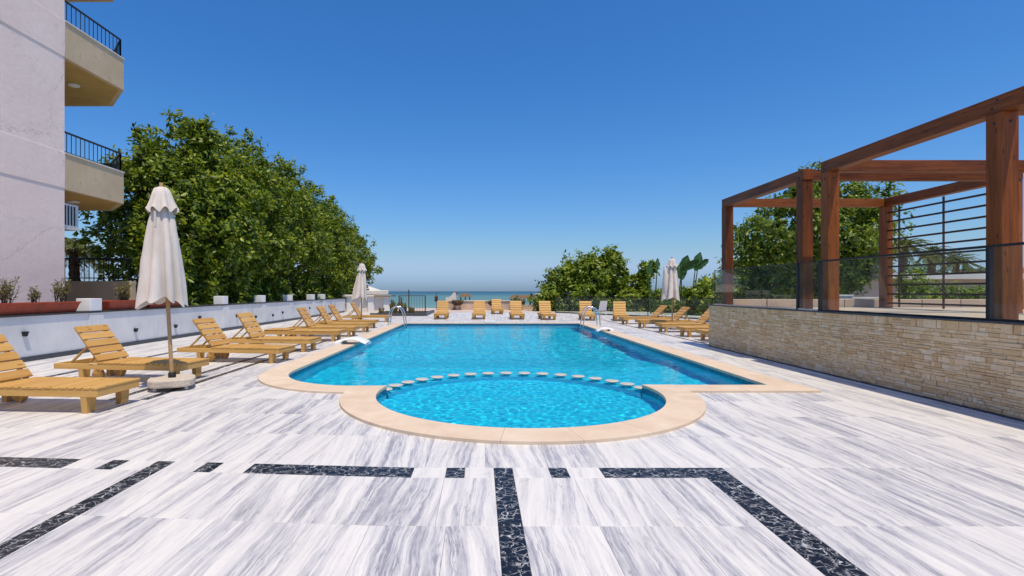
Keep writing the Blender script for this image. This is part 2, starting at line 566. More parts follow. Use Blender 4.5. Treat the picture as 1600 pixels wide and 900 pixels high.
_bx = {}
def shared_box(lx, ly, lz, mat, bevel=.004):
    """a bevelled block centred at its origin, long side along X, mesh shared between alike pieces"""
    key = (round(lx, 4), round(ly, 4), round(lz, 4), mat, bevel)
    if key not in _bx:
        bm = bmesh.new()
        bmesh.ops.create_cube(bm, size=1)
        bmesh.ops.scale(bm, vec=(lx, ly, lz), verts=bm.verts)
        if bevel:
            bmesh.ops.bevel(bm, geom=bm.edges[:], offset=bevel, segments=1, affect='EDGES')
        me = bpy.data.meshes.new('block')
        bm.to_mesh(me); bm.free()
        me.materials.append(M[mat])
        _bx[key] = me
    return _bx[key]

def piece(name, lx, ly, lz, mat, parent, loc, rot=(0, 0, 0), bevel=.004):
    return link(name, shared_box(lx, ly, lz, mat, bevel), parent, loc, rot)

def ordinal(i):
    return ['first', 'second', 'third', 'fourth', 'fifth', 'sixth', 'seventh', 'eighth', 'ninth', 'tenth', 'eleventh', 'twelfth', 'thirteenth',
            'fourteenth', 'fifteenth', 'sixteenth', 'seventeenth', 'eighteenth', 'nineteenth'][i]

rng = random.Random(7)

# ------------------------------------------------------------------ terrain and sea
m = MB()
prof = [(-60, -.4), (33.9, -.4), (34.5, -.2), (42, -.2), (60, -1.6), (92, -3.4), (160, -5.5)]
xs = [-900, -200, -60, -20, 0, 20, 60, 200, 900]
for i in range(len(prof) - 1):
    for j in range(len(xs) - 1):
        (y0, z0), (y1, z1) = prof[i], prof[i + 1]
        m.add([(xs[j], y0, z0), (xs[j + 1], y0, z0), (xs[j + 1], y1, z1), (xs[j], y1, z1)], [(0, 1, 2, 3)])
# leave the pool's basin open in the ground sheet: the first strip is rebuilt as four panels round it
m.v, m.f, m.sm = m.v, [f for f in m.f if not (m.v[f[0]][1] == -60 and -60 < m.v[f[0]][0] < 60 and abs(m.v[f[0]][0]) <= 20 and m.v[f[1]][0] <= 20)], []
m.sm = [False] * len(m.f)
for (x0, x1, y0, y1) in ((-20, -4, -60, 33.9), (5, 20, -60, 33.9), (-4, 5, -60, 4), (-4, 5, 23, 33.9)):
    m.add([(x0, y0, -.4), (x1, y0, -.4), (x1, y1, -.4), (x0, y1, -.4)], [(0, 1, 2, 3)])
tag(m.build('ground', 'sand'), kind='structure')
m = MB()
ys = [85, 150, 300, 700, 2000, 6000, 20000]
for i in range(len(ys) - 1):
    w0, w1 = 1500 + ys[i] * 3, 1500 + ys[i + 1] * 3
    m.add([(-w0, ys[i], -3), (w0, ys[i], -3), (w1, ys[i + 1], -3), (-w1, ys[i + 1], -3)], [(0, 1, 2, 3)])
tag(m.build('sea', 'sea'), kind='structure')

# ------------------------------------------------------------------ pool outline
CX, CY, CR = .52, 7.02, 1.91
PXL, PXR, PYF = -3.22, 4.2, 22.0
NYR, NYL = 7.5, 7.42
COPW = .45
aR = math.asin((NYR - CY) / CR)
aL = PI - math.asin((NYL - CY) / CR)
arc = []
n = 48
for i in range(n + 1):
    a = aR - (aR + 2 * PI - aL) * i / n
    arc.append((CX + CR * math.cos(a), CY + CR * math.sin(a)))
RC = 1.45
RX, RY = PXL + RC, NYL + RC
rc = [(RX - RC * math.sin(t * PI / 2), RY - RC * math.cos(t * PI / 2)) for t in [i / 14 for i in range(15)]]
outline = [(PXR, PYF), (PXR, NYR)] + arc + rc + [(PXL, PYF)]     # clockwise
ON = np.array(outline)
def inside(x, y, pts=ON):
    c = False
    j = len(pts) - 1
    for i in range(len(pts)):
        xi, yi = pts[i]; xj, yj = pts[j]
        if (yi > y) != (yj > y) and x < (xj - xi) * (y - yi) / (yj - yi) + xi:
            c = not c
        j = i
    return c
def edge_dist(x, y):
    p = np.array((x, y)); a = ON; b = np.roll(ON, -1, axis=0)
    ab = b - a
    t = np.clip(((p - a) * ab).sum(1) / (ab ** 2).sum(1), 0, 1)
    return float(np.min(np.hypot(*(a + ab * t[:, None] - p).T)))
def in_pool(x, y, grow):
    return inside(x, y) or edge_dist(x, y) < grow

def shear(x):
    return .075 * max(0.0, -x - .5) if x > -9 else .6375

# ------------------------------------------------------------------ deck: grout bed, marble slabs, dark inlay
m = MB()
Z0 = -.014
def sheet(mb, x0, x1, y0, y1, z):
    mb.add([(x0, y0, z), (x1, y0, z), (x1, y1, z), (x0, y1, z)], [(0, 1, 2, 3)])
sheet(m, -9.1, -3.5, -4, 34, Z0); sheet(m, 4.4, 13, -4, 34, Z0)
sheet(m, -3.5, 4.4, 22.15, 34, Z0); sheet(m, -3.5, 4.4, -4, 4.9, Z0)
for i in range(79):
    for j in range(40):
        x0, y0 = -3.5 + i * .1, 4.9 + j * .1
        if not in_pool(x0 + .05, y0 + .05, .14):
            sheet(m, x0, x0 + .1, y0, y0 + .1, Z0)
deck = tag(m.build('pool_deck', 'grout'), kind='structure')

rows = [(1.47, 2.26), (2.26, 3.05), (3.05, 3.84), (4.06, 4.92)]
y = 4.92
while y < 33.5:
    rows.append((y, y + .79)); y += .79
STR = [(-2.655, -2.505), (.108, .255), (1.70, 1.915)]
G = .0009
far_mb = MB()

def slab_shape(mb, x0, x1, y0, y1, z1=0.0):
    near_pool = y1 > 4.9 and x1 > -3.6 and x0 < 4.5 and y0 < 22.2
    if near_pool:
        cs = [(x, yy) for x in (x0, x1, (x0 + x1) / 2) for yy in (y0, y1, (y0 + y1) / 2)]
        if all(in_pool(*c_, .16) for c_ in cs):
            return False
        hit = any(in_pool(x, yy + shear(x), .16) for x, yy in cs)
        if hit:
            nx, ny = 6, 8
            keep = {}
            for i in range(nx):
                for j in range(ny):
                    xa, xb = x0 + (x1 - x0) * i / nx, x0 + (x1 - x0) * (i + 1) / nx
                    ya, yb = y0 + (y1 - y0) * j / ny, y0 + (y1 - y0) * (j + 1) / ny
                    cx_, cy_ = (xa + xb) / 2, (ya + yb) / 2
                    if not in_pool(cx_, cy_ + shear(cx_), .16):
                        keep[(i, j)] = (xa, xb, ya, yb)
            if not keep:
                return False
            ids = {}
            vs_ = []; fs = []
            def vid(i, j):
                if (i, j) not in ids:
                    x = x0 + (x1 - x0) * i / nx; yy = y0 + (y1 - y0) * j / ny
                    ids[(i, j)] = len(vs_); vs_.append((x, yy + shear(x), z1))
                return ids[(i, j)]
            for (i, j) in keep:
                fs.append((vid(i, j), vid(i + 1, j), vid(i + 1, j + 1), vid(i, j + 1)))
            mb.add(vs_, fs)
            return True
    c4 = [(x0, y0 + shear(x0)), (x1, y0 + shear(x1)), (x1, y1 + shear(x1)), (x0, y1 + shear(x0))]
    e = .001
    o4 = [(x0 + e, y0 + e + shear(x0)), (x1 - e, y0 + e + shear(x1)), (x1 - e, y1 - e + shear(x1)), (x0 + e, y1 - e + shear(x0))]
    vs_ = [(x, yy, -.012) for x, yy in c4] + [(x, yy, z1 - e) for x, yy in c4] + [(x, yy, z1) for x, yy in o4]
    fs = [(8, 9, 10, 11)] + [(a + i, a + (i + 1) % 4, a + 4 + (i + 1) % 4, a + 4 + i) for a in (0, 4) for i in range(4)]
    mb.add(vs_, fs)
    return True

def view_x(y):
    return -750 / 800 * y - 1.2, 850 / 800 * y + 1.2

rs = random.Random(3)
n_slab = 0
for ri, (y0, y1) in enumerate(rows):
    segs = [(-9.0, -2.655), (-2.505, .108), (.255, 1.70), (1.915, 6.0)] if y1 < 3.9 else [(-9.0, 6.0 if y0 < 13.2 else 12.9)]
    near = y1 < 9.6
    lo, hi = view_x(y1 + .3)
    for (a, b) in segs:
        x = a
        ytop = 4.06 if (a == 1.915 and y1 == 3.84) else y1
        first = True
        while x < b - 1e-6:
            w = rs.choice((.46, .48, .50)) if not first else rs.uniform(.25, .48)
            first = False
            x2 = x + w
            if b - x2 < .28:
                x2 = b
            if x2 > lo and x < hi:
                mb = MB() if near else far_mb
                # lippage: each slab lies a hair higher or lower than the next
                ok = slab_shape(mb, x + G, x2 - G, y0 + G, ytop - G, rs.uniform(-.0003, .0003))
                if near and ok:
                    mb.build('marble_slab', 'marble', deck); n_slab += 1
            x = x2
fm = far_mb.build('marble_slab', 'marble', deck); fm['kind'] = 'stuff'

def quad_piece(name, mat, x0, x1, y0, y1, z1=0.0, mb=None):
    m_ = MB()
    slab_shape(m_, x0 + .001, x1 - .001, y0 + .001, y1 - .001, z1)
    return m_.build(name, mat, deck)
RY0, RY1 = 3.84, 4.06
dash = [(-4.9, -4.1), (-4.1, -3.32), (-3.04, -2.90), (-2.655, -2.505), (-2.23, -2.09), (-1.83, -1.18), (-1.18, -.52), (-.263, -.118), (.108, .255),
        (.54, .68), (.94, 1.42), (1.42, 1.915)]
for a, b in dash:
    quad_piece('dark_inlay_tile', 'dark_marble', a, b, RY0, RY1, .0005)
prev = None
for a, b in dash:
    if prev is not None and a - prev > .01:
        xa = prev
        while xa < a - .01:
            xb = a if a - xa < .9 else xa + .62
            quad_piece('marble_slab', 'marble_pale', xa, xb, RY0, RY1, .0)
            xa = xb
    prev = b
for a, b in STR:
    for (y0, y1) in rows[:3]:
        quad_piece('dark_inlay_tile', 'dark_marble', a, b, y0, y1, .0005)
# thin dark bands that run along the deck under the left loungers and along the right side
def band_strip(x0, x1, y0, y1, step=.79):
    yy = y0
    while yy < y1 - .01:
        e = min(yy + step, y1)
        m_ = MB(); m_.box(x0, x1, yy + .001, e - .001, -.004, .004)
        m_.build('dark_inlay_tile', 'dark_marble', deck)
        yy = e
band_strip(-4.80, -4.70, 6.6, 14.5)
band_strip(-4.38, -4.28, 6.6, 14.5)
band_strip(-7.12, -7.00, 5.0, 16.0)
band_strip(5.97, 6.05, 13.3, 25.0)

# ------------------------------------------------------------------ pool: coping, basin, tiles, water
pool = link('swimming_pool', None)
tag(pool, kind='structure')
CZ0, CZ1 = -.010, .034
def cop(poly, z1=CZ1):
    m_ = MB(); m_.prism(poly, CZ0, z1)
    return m_.build('coping_stone', 'coping_stone', pool, bevel=.004)
def off_line(p, q, d=COPW, steps=None, g=.0007):
    """coping blocks along a straight edge p->q, laid to its left"""
    p, q = Vector(p), Vector(q)
    L = (q - p).length; t = (q - p) / L; nrm = Vector((-t.y, t.x))
    k_ = max(1, round(L / .9))
    for i in range(k_):
        a = p + t * (L * i / k_ + g); b = p + t * (L * (i + 1) / k_ - g)
        cop([tuple(a), tuple(b), tuple(b + nrm * d), tuple(a + nrm * d)][::-1] if False else [tuple(a + nrm * d), tuple(a), tuple(b), tuple(b + nrm * d)])
off_line((PXR, PYF), (PXR, NYR))                                   # right side
off_line((PXL, RY), (PXL, PYF))                                  # left side
m_ = None
for i in range(9):                                                 # far side
    a = PXL - COPW + (PXR - PXL + 2 * COPW) * i / 9; b = PXL - COPW + (PXR - PXL + 2 * COPW) * (i + 1) / 9
    cop([(a + .0015, PYF + .002), (b - .0015, PYF + .002), (b - .0015, PYF + COPW), (a + .0015, PYF + COPW)])
for (a, b) in ((2.80, 3.72), (3.72, PXR + COPW + .05)):             # near right side
    cop([(a + .0007, NYR - COPW), (b - .0007, NYR - COPW), (b - .0007, NYR - .002), (a + .0007, NYR - .002)], CZ1 - .003)
cop([(RX, NYL - COPW), (-1.45, NYL - COPW), (-1.45, NYL), (RX, NYL)], CZ1 - .003)
def ring(cx, cy, r0, r1, a0, a1, count, sub, clampy=None, z1=CZ1):
    for i in range(count):
        s0 = a0 + (a1 - a0) * i / count; s1 = a0 + (a1 - a0) * (i + 1) / count
        e = .0007 / r0
        ang = [s0 + e + (s1 - s0 - 2 * e) * j / sub for j in range(sub + 1)]
        inner = [(cx + r0 * math.cos(t), cy + r0 * math.sin(t)) for t in ang]
        outer = [(cx + r1 * math.cos(t), cy + r1 * math.sin(t)) for t in ang]
        if clampy:
            f = lambda p: (p[0], min(p[1], clampy[0] if p[0] < cx else clampy[1]))
            inner = [f(p) for p in inner]; outer = [f(p) for p in outer]
        cop(outer + inner[::-1], z1)
ring(CX, CY, CR, CR + COPW, aL, aR + 2 * PI, 11, 7, (NYL, NYR))
ring(RX, RY, RC, RC + COPW, PI, PI * 1.5, 4, 6, None, CZ1 - .003)

# basin
WZ = -.065
FZ, KZ = -1.12, -.52
def in_kids(x, y):
    return (x - CX) ** 2 + (y - CY) ** 2 < (CR + .03) ** 2
m = MB()
dens = []
for i in range(len(outline)):
    p, q = Vector(outline[i]), Vector(outline[(i + 1) % len(outline)])
    k_ = max(1, int((q - p).length / .5))
    for j in range(k_):
        dens.append(tuple(p + (q - p) * j / k_))
e_out = []
nO = len(dens)
for i, p in enumerate(dens):
    a = Vector(dens[i - 1]); b = Vector(dens[(i + 1) % nO]); t = (b - a).normalized(); nr = Vector((-t.y, t.x))
    e_out.append((p[0] + nr.x * .012, p[1] + nr.y * .012))
def wall_strip(mb, z0, z1):
    vs_ = [(x, y, z0) for x, y in e_out] + [(x, y, z1) for x, y in e_out]
    mb.add(vs_, [(i, (i + 1) % nO, nO + (i + 1) % nO, nO + i) for i in range(nO)])
wall_strip(m, -1.9, -.20)
basin_wall = m.build('basin_wall', 'pool_tile', pool)
m = MB(); wall_strip(m, -.20, -.0095)
wl = m.build('waterline_tiles', 'waterline_tile', pool)
# floor: shallow near end, slope, deep far end
m = MB()
xsf = [PXL - .1, PXR + .1]
prf = [(7.3, FZ), (11.0, FZ)]
for (ya, za), (yb, zb) in zip(prf[:-1], prf[1:]):
    m.add([(xsf[0], ya, za), (xsf[1], ya, za), (xsf[1], yb, zb), (xsf[0], yb, zb)], [(0, 1, 2, 3)])
floor1 = m.build('shallow_floor', 'pool_tile', pool)
m = MB()
prf = [(11.0, FZ), (13.0, -1.75), (PYF + .1, -1.85)]
for (ya, za), (yb, zb) in zip(prf[:-1], prf[1:]):
    m.add([(xsf[0], ya, za), (xsf[1], ya, za), (xsf[1], yb, zb), (xsf[0], yb, zb)], [(0, 1, 2, 3)])
floor2 = m.build('deep_floor', 'deep_tile', pool)
m = MB()
m.add([(CX, CY, KZ)] + [(CX + (CR + .02) * math.cos(2 * PI * i / 64), CY + (CR + .02) * math.sin(2 * PI * i / 64), KZ) for i in range(64)],
      [(0, i + 1, (i + 1) % 64 + 1) for i in range(64)])
kfloor = m.build('wading_floor', 'pool_tile', pool)
m = MB()
r0, r1 = CR - .02, CR + .16
nn = 40
angs = [aR + (aL - aR) * i / nn for i in range(nn + 1)]
vs_ = []
for t in angs:
    for r_, z_ in ((r0, -1.9), (r0, -.20), (r1, -.20), (r1, -1.9)):
        vs_.append((CX + r_ * math.cos(t), CY + r_ * math.sin(t), z_))
m.add(vs_, [(i * 4 + j, i * 4 + j + 1, (i + 1) * 4 + j + 1, (i + 1) * 4 + j) for i in range(nn) for j in range(3)])
divider = m.build('divider_wall', 'pool_tile', pool)
receivers = [basin_wall, wl, floor1, floor2, kfloor, divider]

# water surface, with real ripples
ST = .025
def wave(x, y):
    kid = 1.0 if in_kids(x, y) else 0.0
    if kid:
        e = min(1.0, max(0.0, (CR - math.hypot(x - CX, y - CY)) / .25))
    else:
        e = 0.0
    a = .0065 * noise.noise(Vector((x * 1.1, y * .9, 0))) + .0048 * noise.noise(Vector((x * 3.3 + 7, y * 3.0, 4)))
    b = .0028 * noise.noise(Vector((x * 6.5, y * 6.5, 9)))
    c_ = noise.noise(Vector((x * 13 + 3, y * 13, 2))) * (.0010 + .0050 * e)
    return a + b + c_
ids = {}; V_ = []; F_ = []
nx, ny = int((PXR - PXL + .1) / ST) + 1, int((PYF - 5.0 + .1) / ST) + 2
flag = np.zeros((nx, ny), bool)
for i in range(nx):
    for j in range(ny):
        x, yy = PXL - .05 + (i + .5) * ST, 5.0 + (j + .5) * ST
        if yy > 9.0:
            flag[i, j] = PXL - .02 < x < PXR + .03 and yy < PYF + .03
        else:
            flag[i, j] = in_pool(x, yy, .03)
for i in range(nx):
    for j in range(ny):
        if flag[i, j]:
            q = []
            for (a, b) in ((i, j), (i + 1, j), (i + 1, j + 1), (i, j + 1)):
                if (a, b) not in ids:
                    x, yy = PXL - .05 + a * ST, 5.0 + b * ST
                    ids[(a, b)] = len(V_); V_.append((x, yy, WZ + wave(x, yy)))
                q.append(ids[(a, b)])
            F_.append(tuple(q))
m = MB(); m.add(V_, F_, True)
water = m.build('pool_water', 'water')
tag(water, kind='structure')
water.cycles.is_caustics_caster = True

# white stepping discs on the curved divider
ND = 17
disc_me = None
DG = 'white discs in a curved row across the pool'
for i in range(ND):
    t = aL + .02 - (aL - aR + .02) * (i + .35) / (ND - .3)
    x, yy = CX + (CR + .06) * math.cos(t), CY + (CR + .06) * math.sin(t)
    if i == 0:
        root = thing('stepping_disc', '', 'disc', (x, yy, -.052), 0, DG)
        mb = MB(); mb.lathe([(.0, -.006), (.06, -.006), (.095, .002), (.110, .014), (.109, .022), (.098, .027), (0, .028)], 24)
        d_ = mb.build('disc_top', 'disc_stone', root)
        mb = MB(); mb.lathe([(.055, -.147), (.05, -.1), (.062, -.013)], 14)
        s_ = mb.build('stem', 'pool_tile', root)
        receivers.append(s_)
    else:
        root2 = copy_tree(root); root2.location = (x, yy, -.052); root2.rotation_euler.z = i * 1.3
        for ch in root2.children:
            if ch.name.startswith('stem'):
                receivers.append(ch)
        root_i = root2
    (root if i == 0 else root2)['label'] = f'{ordinal(i)} white round disc from the left in the curved row across the pool'
for o in receivers:
    o.cycles.is_caustics_receiver = True

# ------------------------------------------------------------------ sun loungers
LL, LW, LH = 2.15, .66, .30
_lw = {}
def wheel_mesh():
    if 'w' not in _lw:
        mb = MB()
        prof = [(.02, -.03), (.085, -.03), (.095, -.02), (.095, .02), (.085, .03), (.02, .03)]
        mb.lathe(prof, 18)
        mb.add([(.085 * math.cos(2 * PI * i / 18), .085 * math.sin(2 * PI * i / 18), .0301) for i in range(18)], [tuple(range(18))])
        mb.add([(.085 * math.cos(2 * PI * i / 18), .085 * math.sin(2 * PI * i / 18), -.0301) for i in range(18)], [tuple(range(17, -1, -1))])
        _lw['w'] = mb.mesh('wheel', 'pine')
    return _lw['w']
def leg_mesh():
    if 'l' not in _lw:
        mb = MB()
        a, b, h0, h1 = .075, .058, .0, LH - .08
        c_ = [(-1, -1), (1, -1), (1, 1), (-1, 1)]
        # built lying along X so that the grain runs down the leg
        vs_ = [(h0 - h1 / 2, b * x, .034 * yy) for x, yy in c_] + [(h1 / 2, a * x, .038 * yy) for x, yy in c_]
        mb.add(vs_, [(3, 2, 1, 0), (4, 5, 6, 7)] + [(i, (i + 1) % 4, 4 + (i + 1) % 4, 4 + i) for i in range(4)])
        me = mb.mesh('leg', 'pine')
        _lw['l'] = me
    return _lw['l']

def make_lounger(angle):
    """foot end at x = 0, head end at x = LL, on the ground"""
    t = link('sun_lounger', None)
    RH = .085
    zr = LH - .025 - RH / 2
    for s in (-1, 1):
        piece('side_rail', LL, .04, RH, 'pine', t, (LL / 2, s * (LW / 2 - .02), zr))
    piece('end_rail', LW - .082, .04, RH, 'pine', t, (.02, 0, zr), (0, 0, PI / 2))
    piece('end_rail', LW - .082, .04, RH, 'pine', t, (LL - .02, 0, zr), (0, 0, PI / 2))
    seat = 1.42
    ns = 15
    pitch = seat / ns
    for i in range(ns):
        piece('seat_slat', LW + .012, pitch - .013, .024, 'pine', t, (.008 + pitch * (i + .5) - .02, 0, LH - .012), (0, 0, PI / 2))
    for s in (-1, 1):
        for x in (.17, LL - .46):
            link('leg', leg_mesh(), t, (x, s * (LW / 2 - .075), (LH - .08) / 2 + .0), (0, -PI / 2, 0))
        link('wheel', wheel_mesh(), t, (LL - .66, s * (LW / 2 - .12), .095), (PI / 2, 0, 0))
    # backrest hinged at the end of the seat
    hx = seat + .01
    bk = link('backrest', None, t, (hx, 0, LH - .02), (0, -R(angle), 0))
    BL = .70
    for s in (-1, 1):
        piece('back_rail', BL, .04, .045, 'pine', bk, (BL / 2, s * (LW / 2 - .09), 0))
    for i in range(5):
        piece('back_slat', LW - .06, .118, .022, 'pine', bk, (.075 + i * .138, 0, .035), (0, 0, PI / 2))
    if angle > 10:
        # prop struts from the back of the backrest down to the rails
        tx, tz = hx + .36 * math.cos(R(angle)), LH - .02 + .36 * math.sin(R(angle))
        for s in (-1, 1):
            p, q = Vector((tx, 0, tz)), Vector((hx + .58, 0, LH - .06))
            d = q - p
            piece('prop', d.length, .035, .03, 'pine', t, ((p.x + q.x) / 2, s * (LW / 2 - .135), (p.z + q.z) / 2), (0, math.atan2(-d.z, d.x), 0))
    return t

proto = {}
used = set()
def lounger(x, y, rz, angle, label, group):
    key = angle
    if key not in proto:
        proto[key] = make_lounger(angle); o = proto[key]
    else:
        o = copy_tree(proto[key])
    o.location = (x, y, .002)
    o.rotation_euler = (0, 0, R(rz))
    tag(o, label, 'sun lounger', group)
    return o

GL, GB, GR_ = 'wooden loungers along the white wall left of the pool', 'wooden loungers at the sea end of the pool', 'wooden loungers right of the pool'
lefts = [(-4.33, 6.15, 176, 52, 'nearest wooden lounger, cut off by the left edge of the photo'),
         (-4.47, 8.06, 173.5, 52, 'wooden lounger standing right behind the large closed parasol'),
         (-3.84, 10.2, 172.5, 52, 'third wooden lounger from the front, by the rounded pool corner'),
         (-3.87, 12.05, 174, 58, 'fourth wooden lounger from the front, just before the white water spout'),
         (-3.92, 14.55, 178, 0, 'wooden lounger left of the pool with its backrest lying flat'),
         (-3.84, 15.95, 177, 58, 'sixth wooden lounger from the front, just behind the flat one'),
         (-3.80, 17.75, 178, 58, 'wooden lounger just in front of the small far left parasol'),
         (-3.95, 19.6, 178, 58, 'wooden lounger close behind another just before the far left parasol pole'),
         (-4.1, 23.5, 178, 58, 'farthest wooden lounger left of the pool, beside the left steel ladder')]
for a in lefts:
    lounger(*a[:4], a[4], GL)
backs = [(-1.96, 25.3, 90, 'leftmost wooden lounger in the row at the sea end of the pool'),
         (-.06, 25.3, 89, 'second lounger from the left at the sea end, left of the white block'),
         (1.10, 31.0, 92, 'smallest lounger at the sea end, set farther back than its neighbours'),
         (1.87, 25.1, 90, 'lounger at the sea end just right of the white block'),
         (3.36, 24.7, 91, 'lounger at the sea end in front of the large rounded bush')]
for a in backs:
    lounger(a[0], a[1], a[2], 60, a[3], GB)
lounger(5.15, 24.2, 84, 60, 'lounger behind the right steel ladder', GB)
rights = [(6.05, 21.95, 4, 45, 'wooden lounger second farthest of those right of the pool, foot towards the water'),
          (6.08, 19.75, 2, 45, 'wooden lounger right behind the pole of the right parasol'),
          (6.15, 17.65, 1, 45, 'wooden lounger just in front of the right parasol pole'),
          (6.2, 15.85, 2, 45, 'lounger half hidden by the stone wall corner, second nearest on the right'),
          (6.25, 14.5, 0, 45, 'lounger nearest the stone wall corner, only its foot end showing')]
for a in rights:
    lounger(*a, GR_)
lounger(6.55, 23.7, 78, 60, 'farthest wooden lounger right of the pool, its backrest facing the camera', GR_)

# ------------------------------------------------------------------ parasols
def parasol(loc, h, tilt, label, seed, base=True, flap=False, rot=0.0):
    t = thing('closed_parasol', label, 'parasol', loc, rot, 'closed cream parasols')
    rr = random.Random(seed)
    s = h / 2.94
    ph = [rr.uniform(-.35, .35) for _ in range(8)]
    dp = [rr.uniform(.75, 1.2) for _ in range(8)]
    top = link('canopy', None, t, (0, 0, .14), (0, tilt, 0)) if False else None
    rot_ = (0, tilt, 0)
    mb = MB(); mb.tube([(0, 0, 0), (0, 0, h - .16)], .026, 12)
    mb.build('pole', 'pole_wood', t, (0, 0, .14), rot_)
    N = 128
    def fold(t_, amt, seedshift=0):
        u = (t_ / (2 * PI)) * 8
        i = int(u) % 8; f = u - int(u)
        c = abs(math.cos(PI * (f + ph[i] * f * (1 - f))))       # ridge at rib, valley between
        return 1 - amt * dp[i] * (1 - c ** .8)
    prof = []
    for i in range(40):
        q = i / 39
        z = 1.22 + (2.66 - 1.22) * (1 - q)
        r = .09 + .295 * q ** .8
        prof.append((r, z * s - .14))
    def fn(r, z, t_, i):
        q = i / 39
        a = fold(t_, .18 + .36 * q)
        w = 1 + .05 * math.sin(3 * t_ + 5 * q + seed) + .03 * noise.noise(Vector((math.cos(t_) * 2, math.sin(t_) * 2, q * 7 + seed)))
        rr_ = r * a * w * (1 + .32 * q * math.cos(t_ - 3.3)) * (1 - .13 * q)
        zz = z - .05 * q ** 3 * (math.sin(2 * t_ + seed) + .8 * math.cos(8 * t_))
        return rr_, zz
    mb = MB(); mb.lathe(prof, N, fn)
    # inside of the hem, drawn back up under the canopy
    L0 = len(prof) - 1
    last = [mb.v[L0 * N + j] for j in range(N)]
    ins = [(x * .72, y_ * .72, z + .16) for x, y_, z in last]
    mb.add(last + ins, [(j, N + j, N + (j + 1) % N, (j + 1) % N) for j in range(N)], True)
    cz = mb.build('canopy', 'canvas', t, (0, 0, .14), rot_)
    # vent cap
    prof2 = [(.0, 2.86), (.05, 2.857), (.095, 2.835), (.128, 2.75), (.155, 2.66), (.19, 2.57), (.212, 2.53)]
    prof2 = [(r, z * s - .14) for r, z in prof2]
    def fn2(r, z, t_, i):
        q = i / 6
        return r * (1 - .22 * q * (1 - abs(math.cos(4 * t_ + .3)))) , z + .035 * q ** 2 * (math.cos(8 * t_ + .6) - .3)
    mb = MB(); mb.lathe(prof2, 96, fn2)
    mb.build('vent_cap', 'canvas', t, (0, 0, .14), rot_)
    mb = MB(); mb.lathe([(.0, 2.905), (.012, 2.90), (.018, 2.885), (.014, 2.87), (.02, 2.86), (.02, 2.845)], 12)
    mb.v = [(x, y_, z * s - .14) for x, y_, z in mb.v]
    mb.build('finial', 'pole_wood', t, (0, 0, .14), rot_)
    if flap:
        mb = MB()
        mb.tube([(-.26, 0, 1.35 * s), (-.27, 0, 1.8 * s), (-.27, 0, 2.2 * s), (-.29, 0, 2.4 * s), (-.32, 0, 2.58 * s)], [.10, .12, .085, .05, .012], 10)
        mb.build('loose_rib', 'canvas', t, (0, 0, 0), rot_)
    # tie strap
    mb = MB(); mb.box(-.012, .012, -.19, -.165, 2.28 * s - .14, 2.5 * s - .14)
    mb.build('strap', 'canvas', t, (0, 0, .14), rot_)
    if base:
        mb = MB()
        pl = []
        for i in range(32):
            a = 2 * PI * i / 32
            r = .295 / (abs(math.cos(a)) ** 3.2 + abs(math.sin(a)) ** 3.2) ** (1 / 3.2)
            pl.append((r * math.cos(a), r * math.sin(a)))
        mb.prism(pl, .055, .165)
        b = mb.build('base', 'pebble_concrete', t, (0, 0, 0), (0, 0, .45), bevel=.022, seg=3)
        for (x, y_) in ((-.19, -.19), (.19, -.19), (-.19, .19), (.19, .19)):
            mb = MB(); mb.lathe([(0, -.016), (.026, -.016), (.026, .016), (0, .016)], 12)
            mb.build('caster', 'caster', b, (x, y_, .027), (PI / 2, 0, x * 5))
            mb = MB(); mb.box(-.018, .018, -.02, .02, .03, .056)
            mb.build('caster_fork', 'caster', b, (x, y_, 0))
        mb = MB(); mb.lathe([(.05, .163), (.05, .23), (.035, .24), (.0, .24)], 14)
        mb.build('socket', 'rubber', t)
    return t
parasol((-4.42, 7.35, 0), 2.98, R(-3.2), 'large closed cream parasol on a wheeled stone base, front left', 1)
parasol((-5.1, 22.0, 0), 2.66, R(.6), 'small closed cream parasol in front of the far white wall', 2, rot=.4)
parasol((7.12, 18.95, 0), 2.68, R(-.4), 'closed cream parasol among the right loungers, with a loose pointed rib', 3, flap=True, rot=.2)

# ------------------------------------------------------------------ white wall on the left
WX = -9.0
t = thing('white_garden_wall', 'long low white wall with dark ledge behind the left loungers', 'wall', (WX, 0, 0))
mb = MB(); mb.box(-.35, 0, 3.0, 34.2, -.3, .90); mb.build('wall_body', 'white_wall', t)
mb = MB(); mb.box(-.38, .03, 3.0, 34.2, .902, .935); mb.build('ledge', 'dark_ledge', t, bevel=.004)
mb = MB(); mb.box(.003, .03, 3.0, 34.0, -.01, .10); mb.build('skirting', 'granite', t)
for yb in (12.0, 18.1, 21.3, 24.4, 27.7, 29.6, 8.2):
    piece('pillar_block', .34, .36, .29, 'white_paint', t, (-.16, yb, 1.085), bevel=.008)
for yb in (12.0, 18.1, 21.3, 24.4, 27.7, 29.6):
    mb = MB(); mb.box(.003, .018, yb - .22, yb + .22, .11, .895); mb.build('pilaster', 'white_wall', t)
lm = MB(); lm.tube([(0, 0, 0), (.05, 0, 0)], .045, 12); lm.box(.0, .06, -.05, .05, .02, .055)
lme = lm.mesh('wall_light', 'black_metal')
for yb in (10.1, 13.35, 15.1, 16.4, 18.9, 20.5, 22.2, 23.3, 25.5, 27.0, 28.7, 31.0):
    link('wall_light', lme, t, (.003, yb, .45 + .1 * math.sin(yb * 7)))

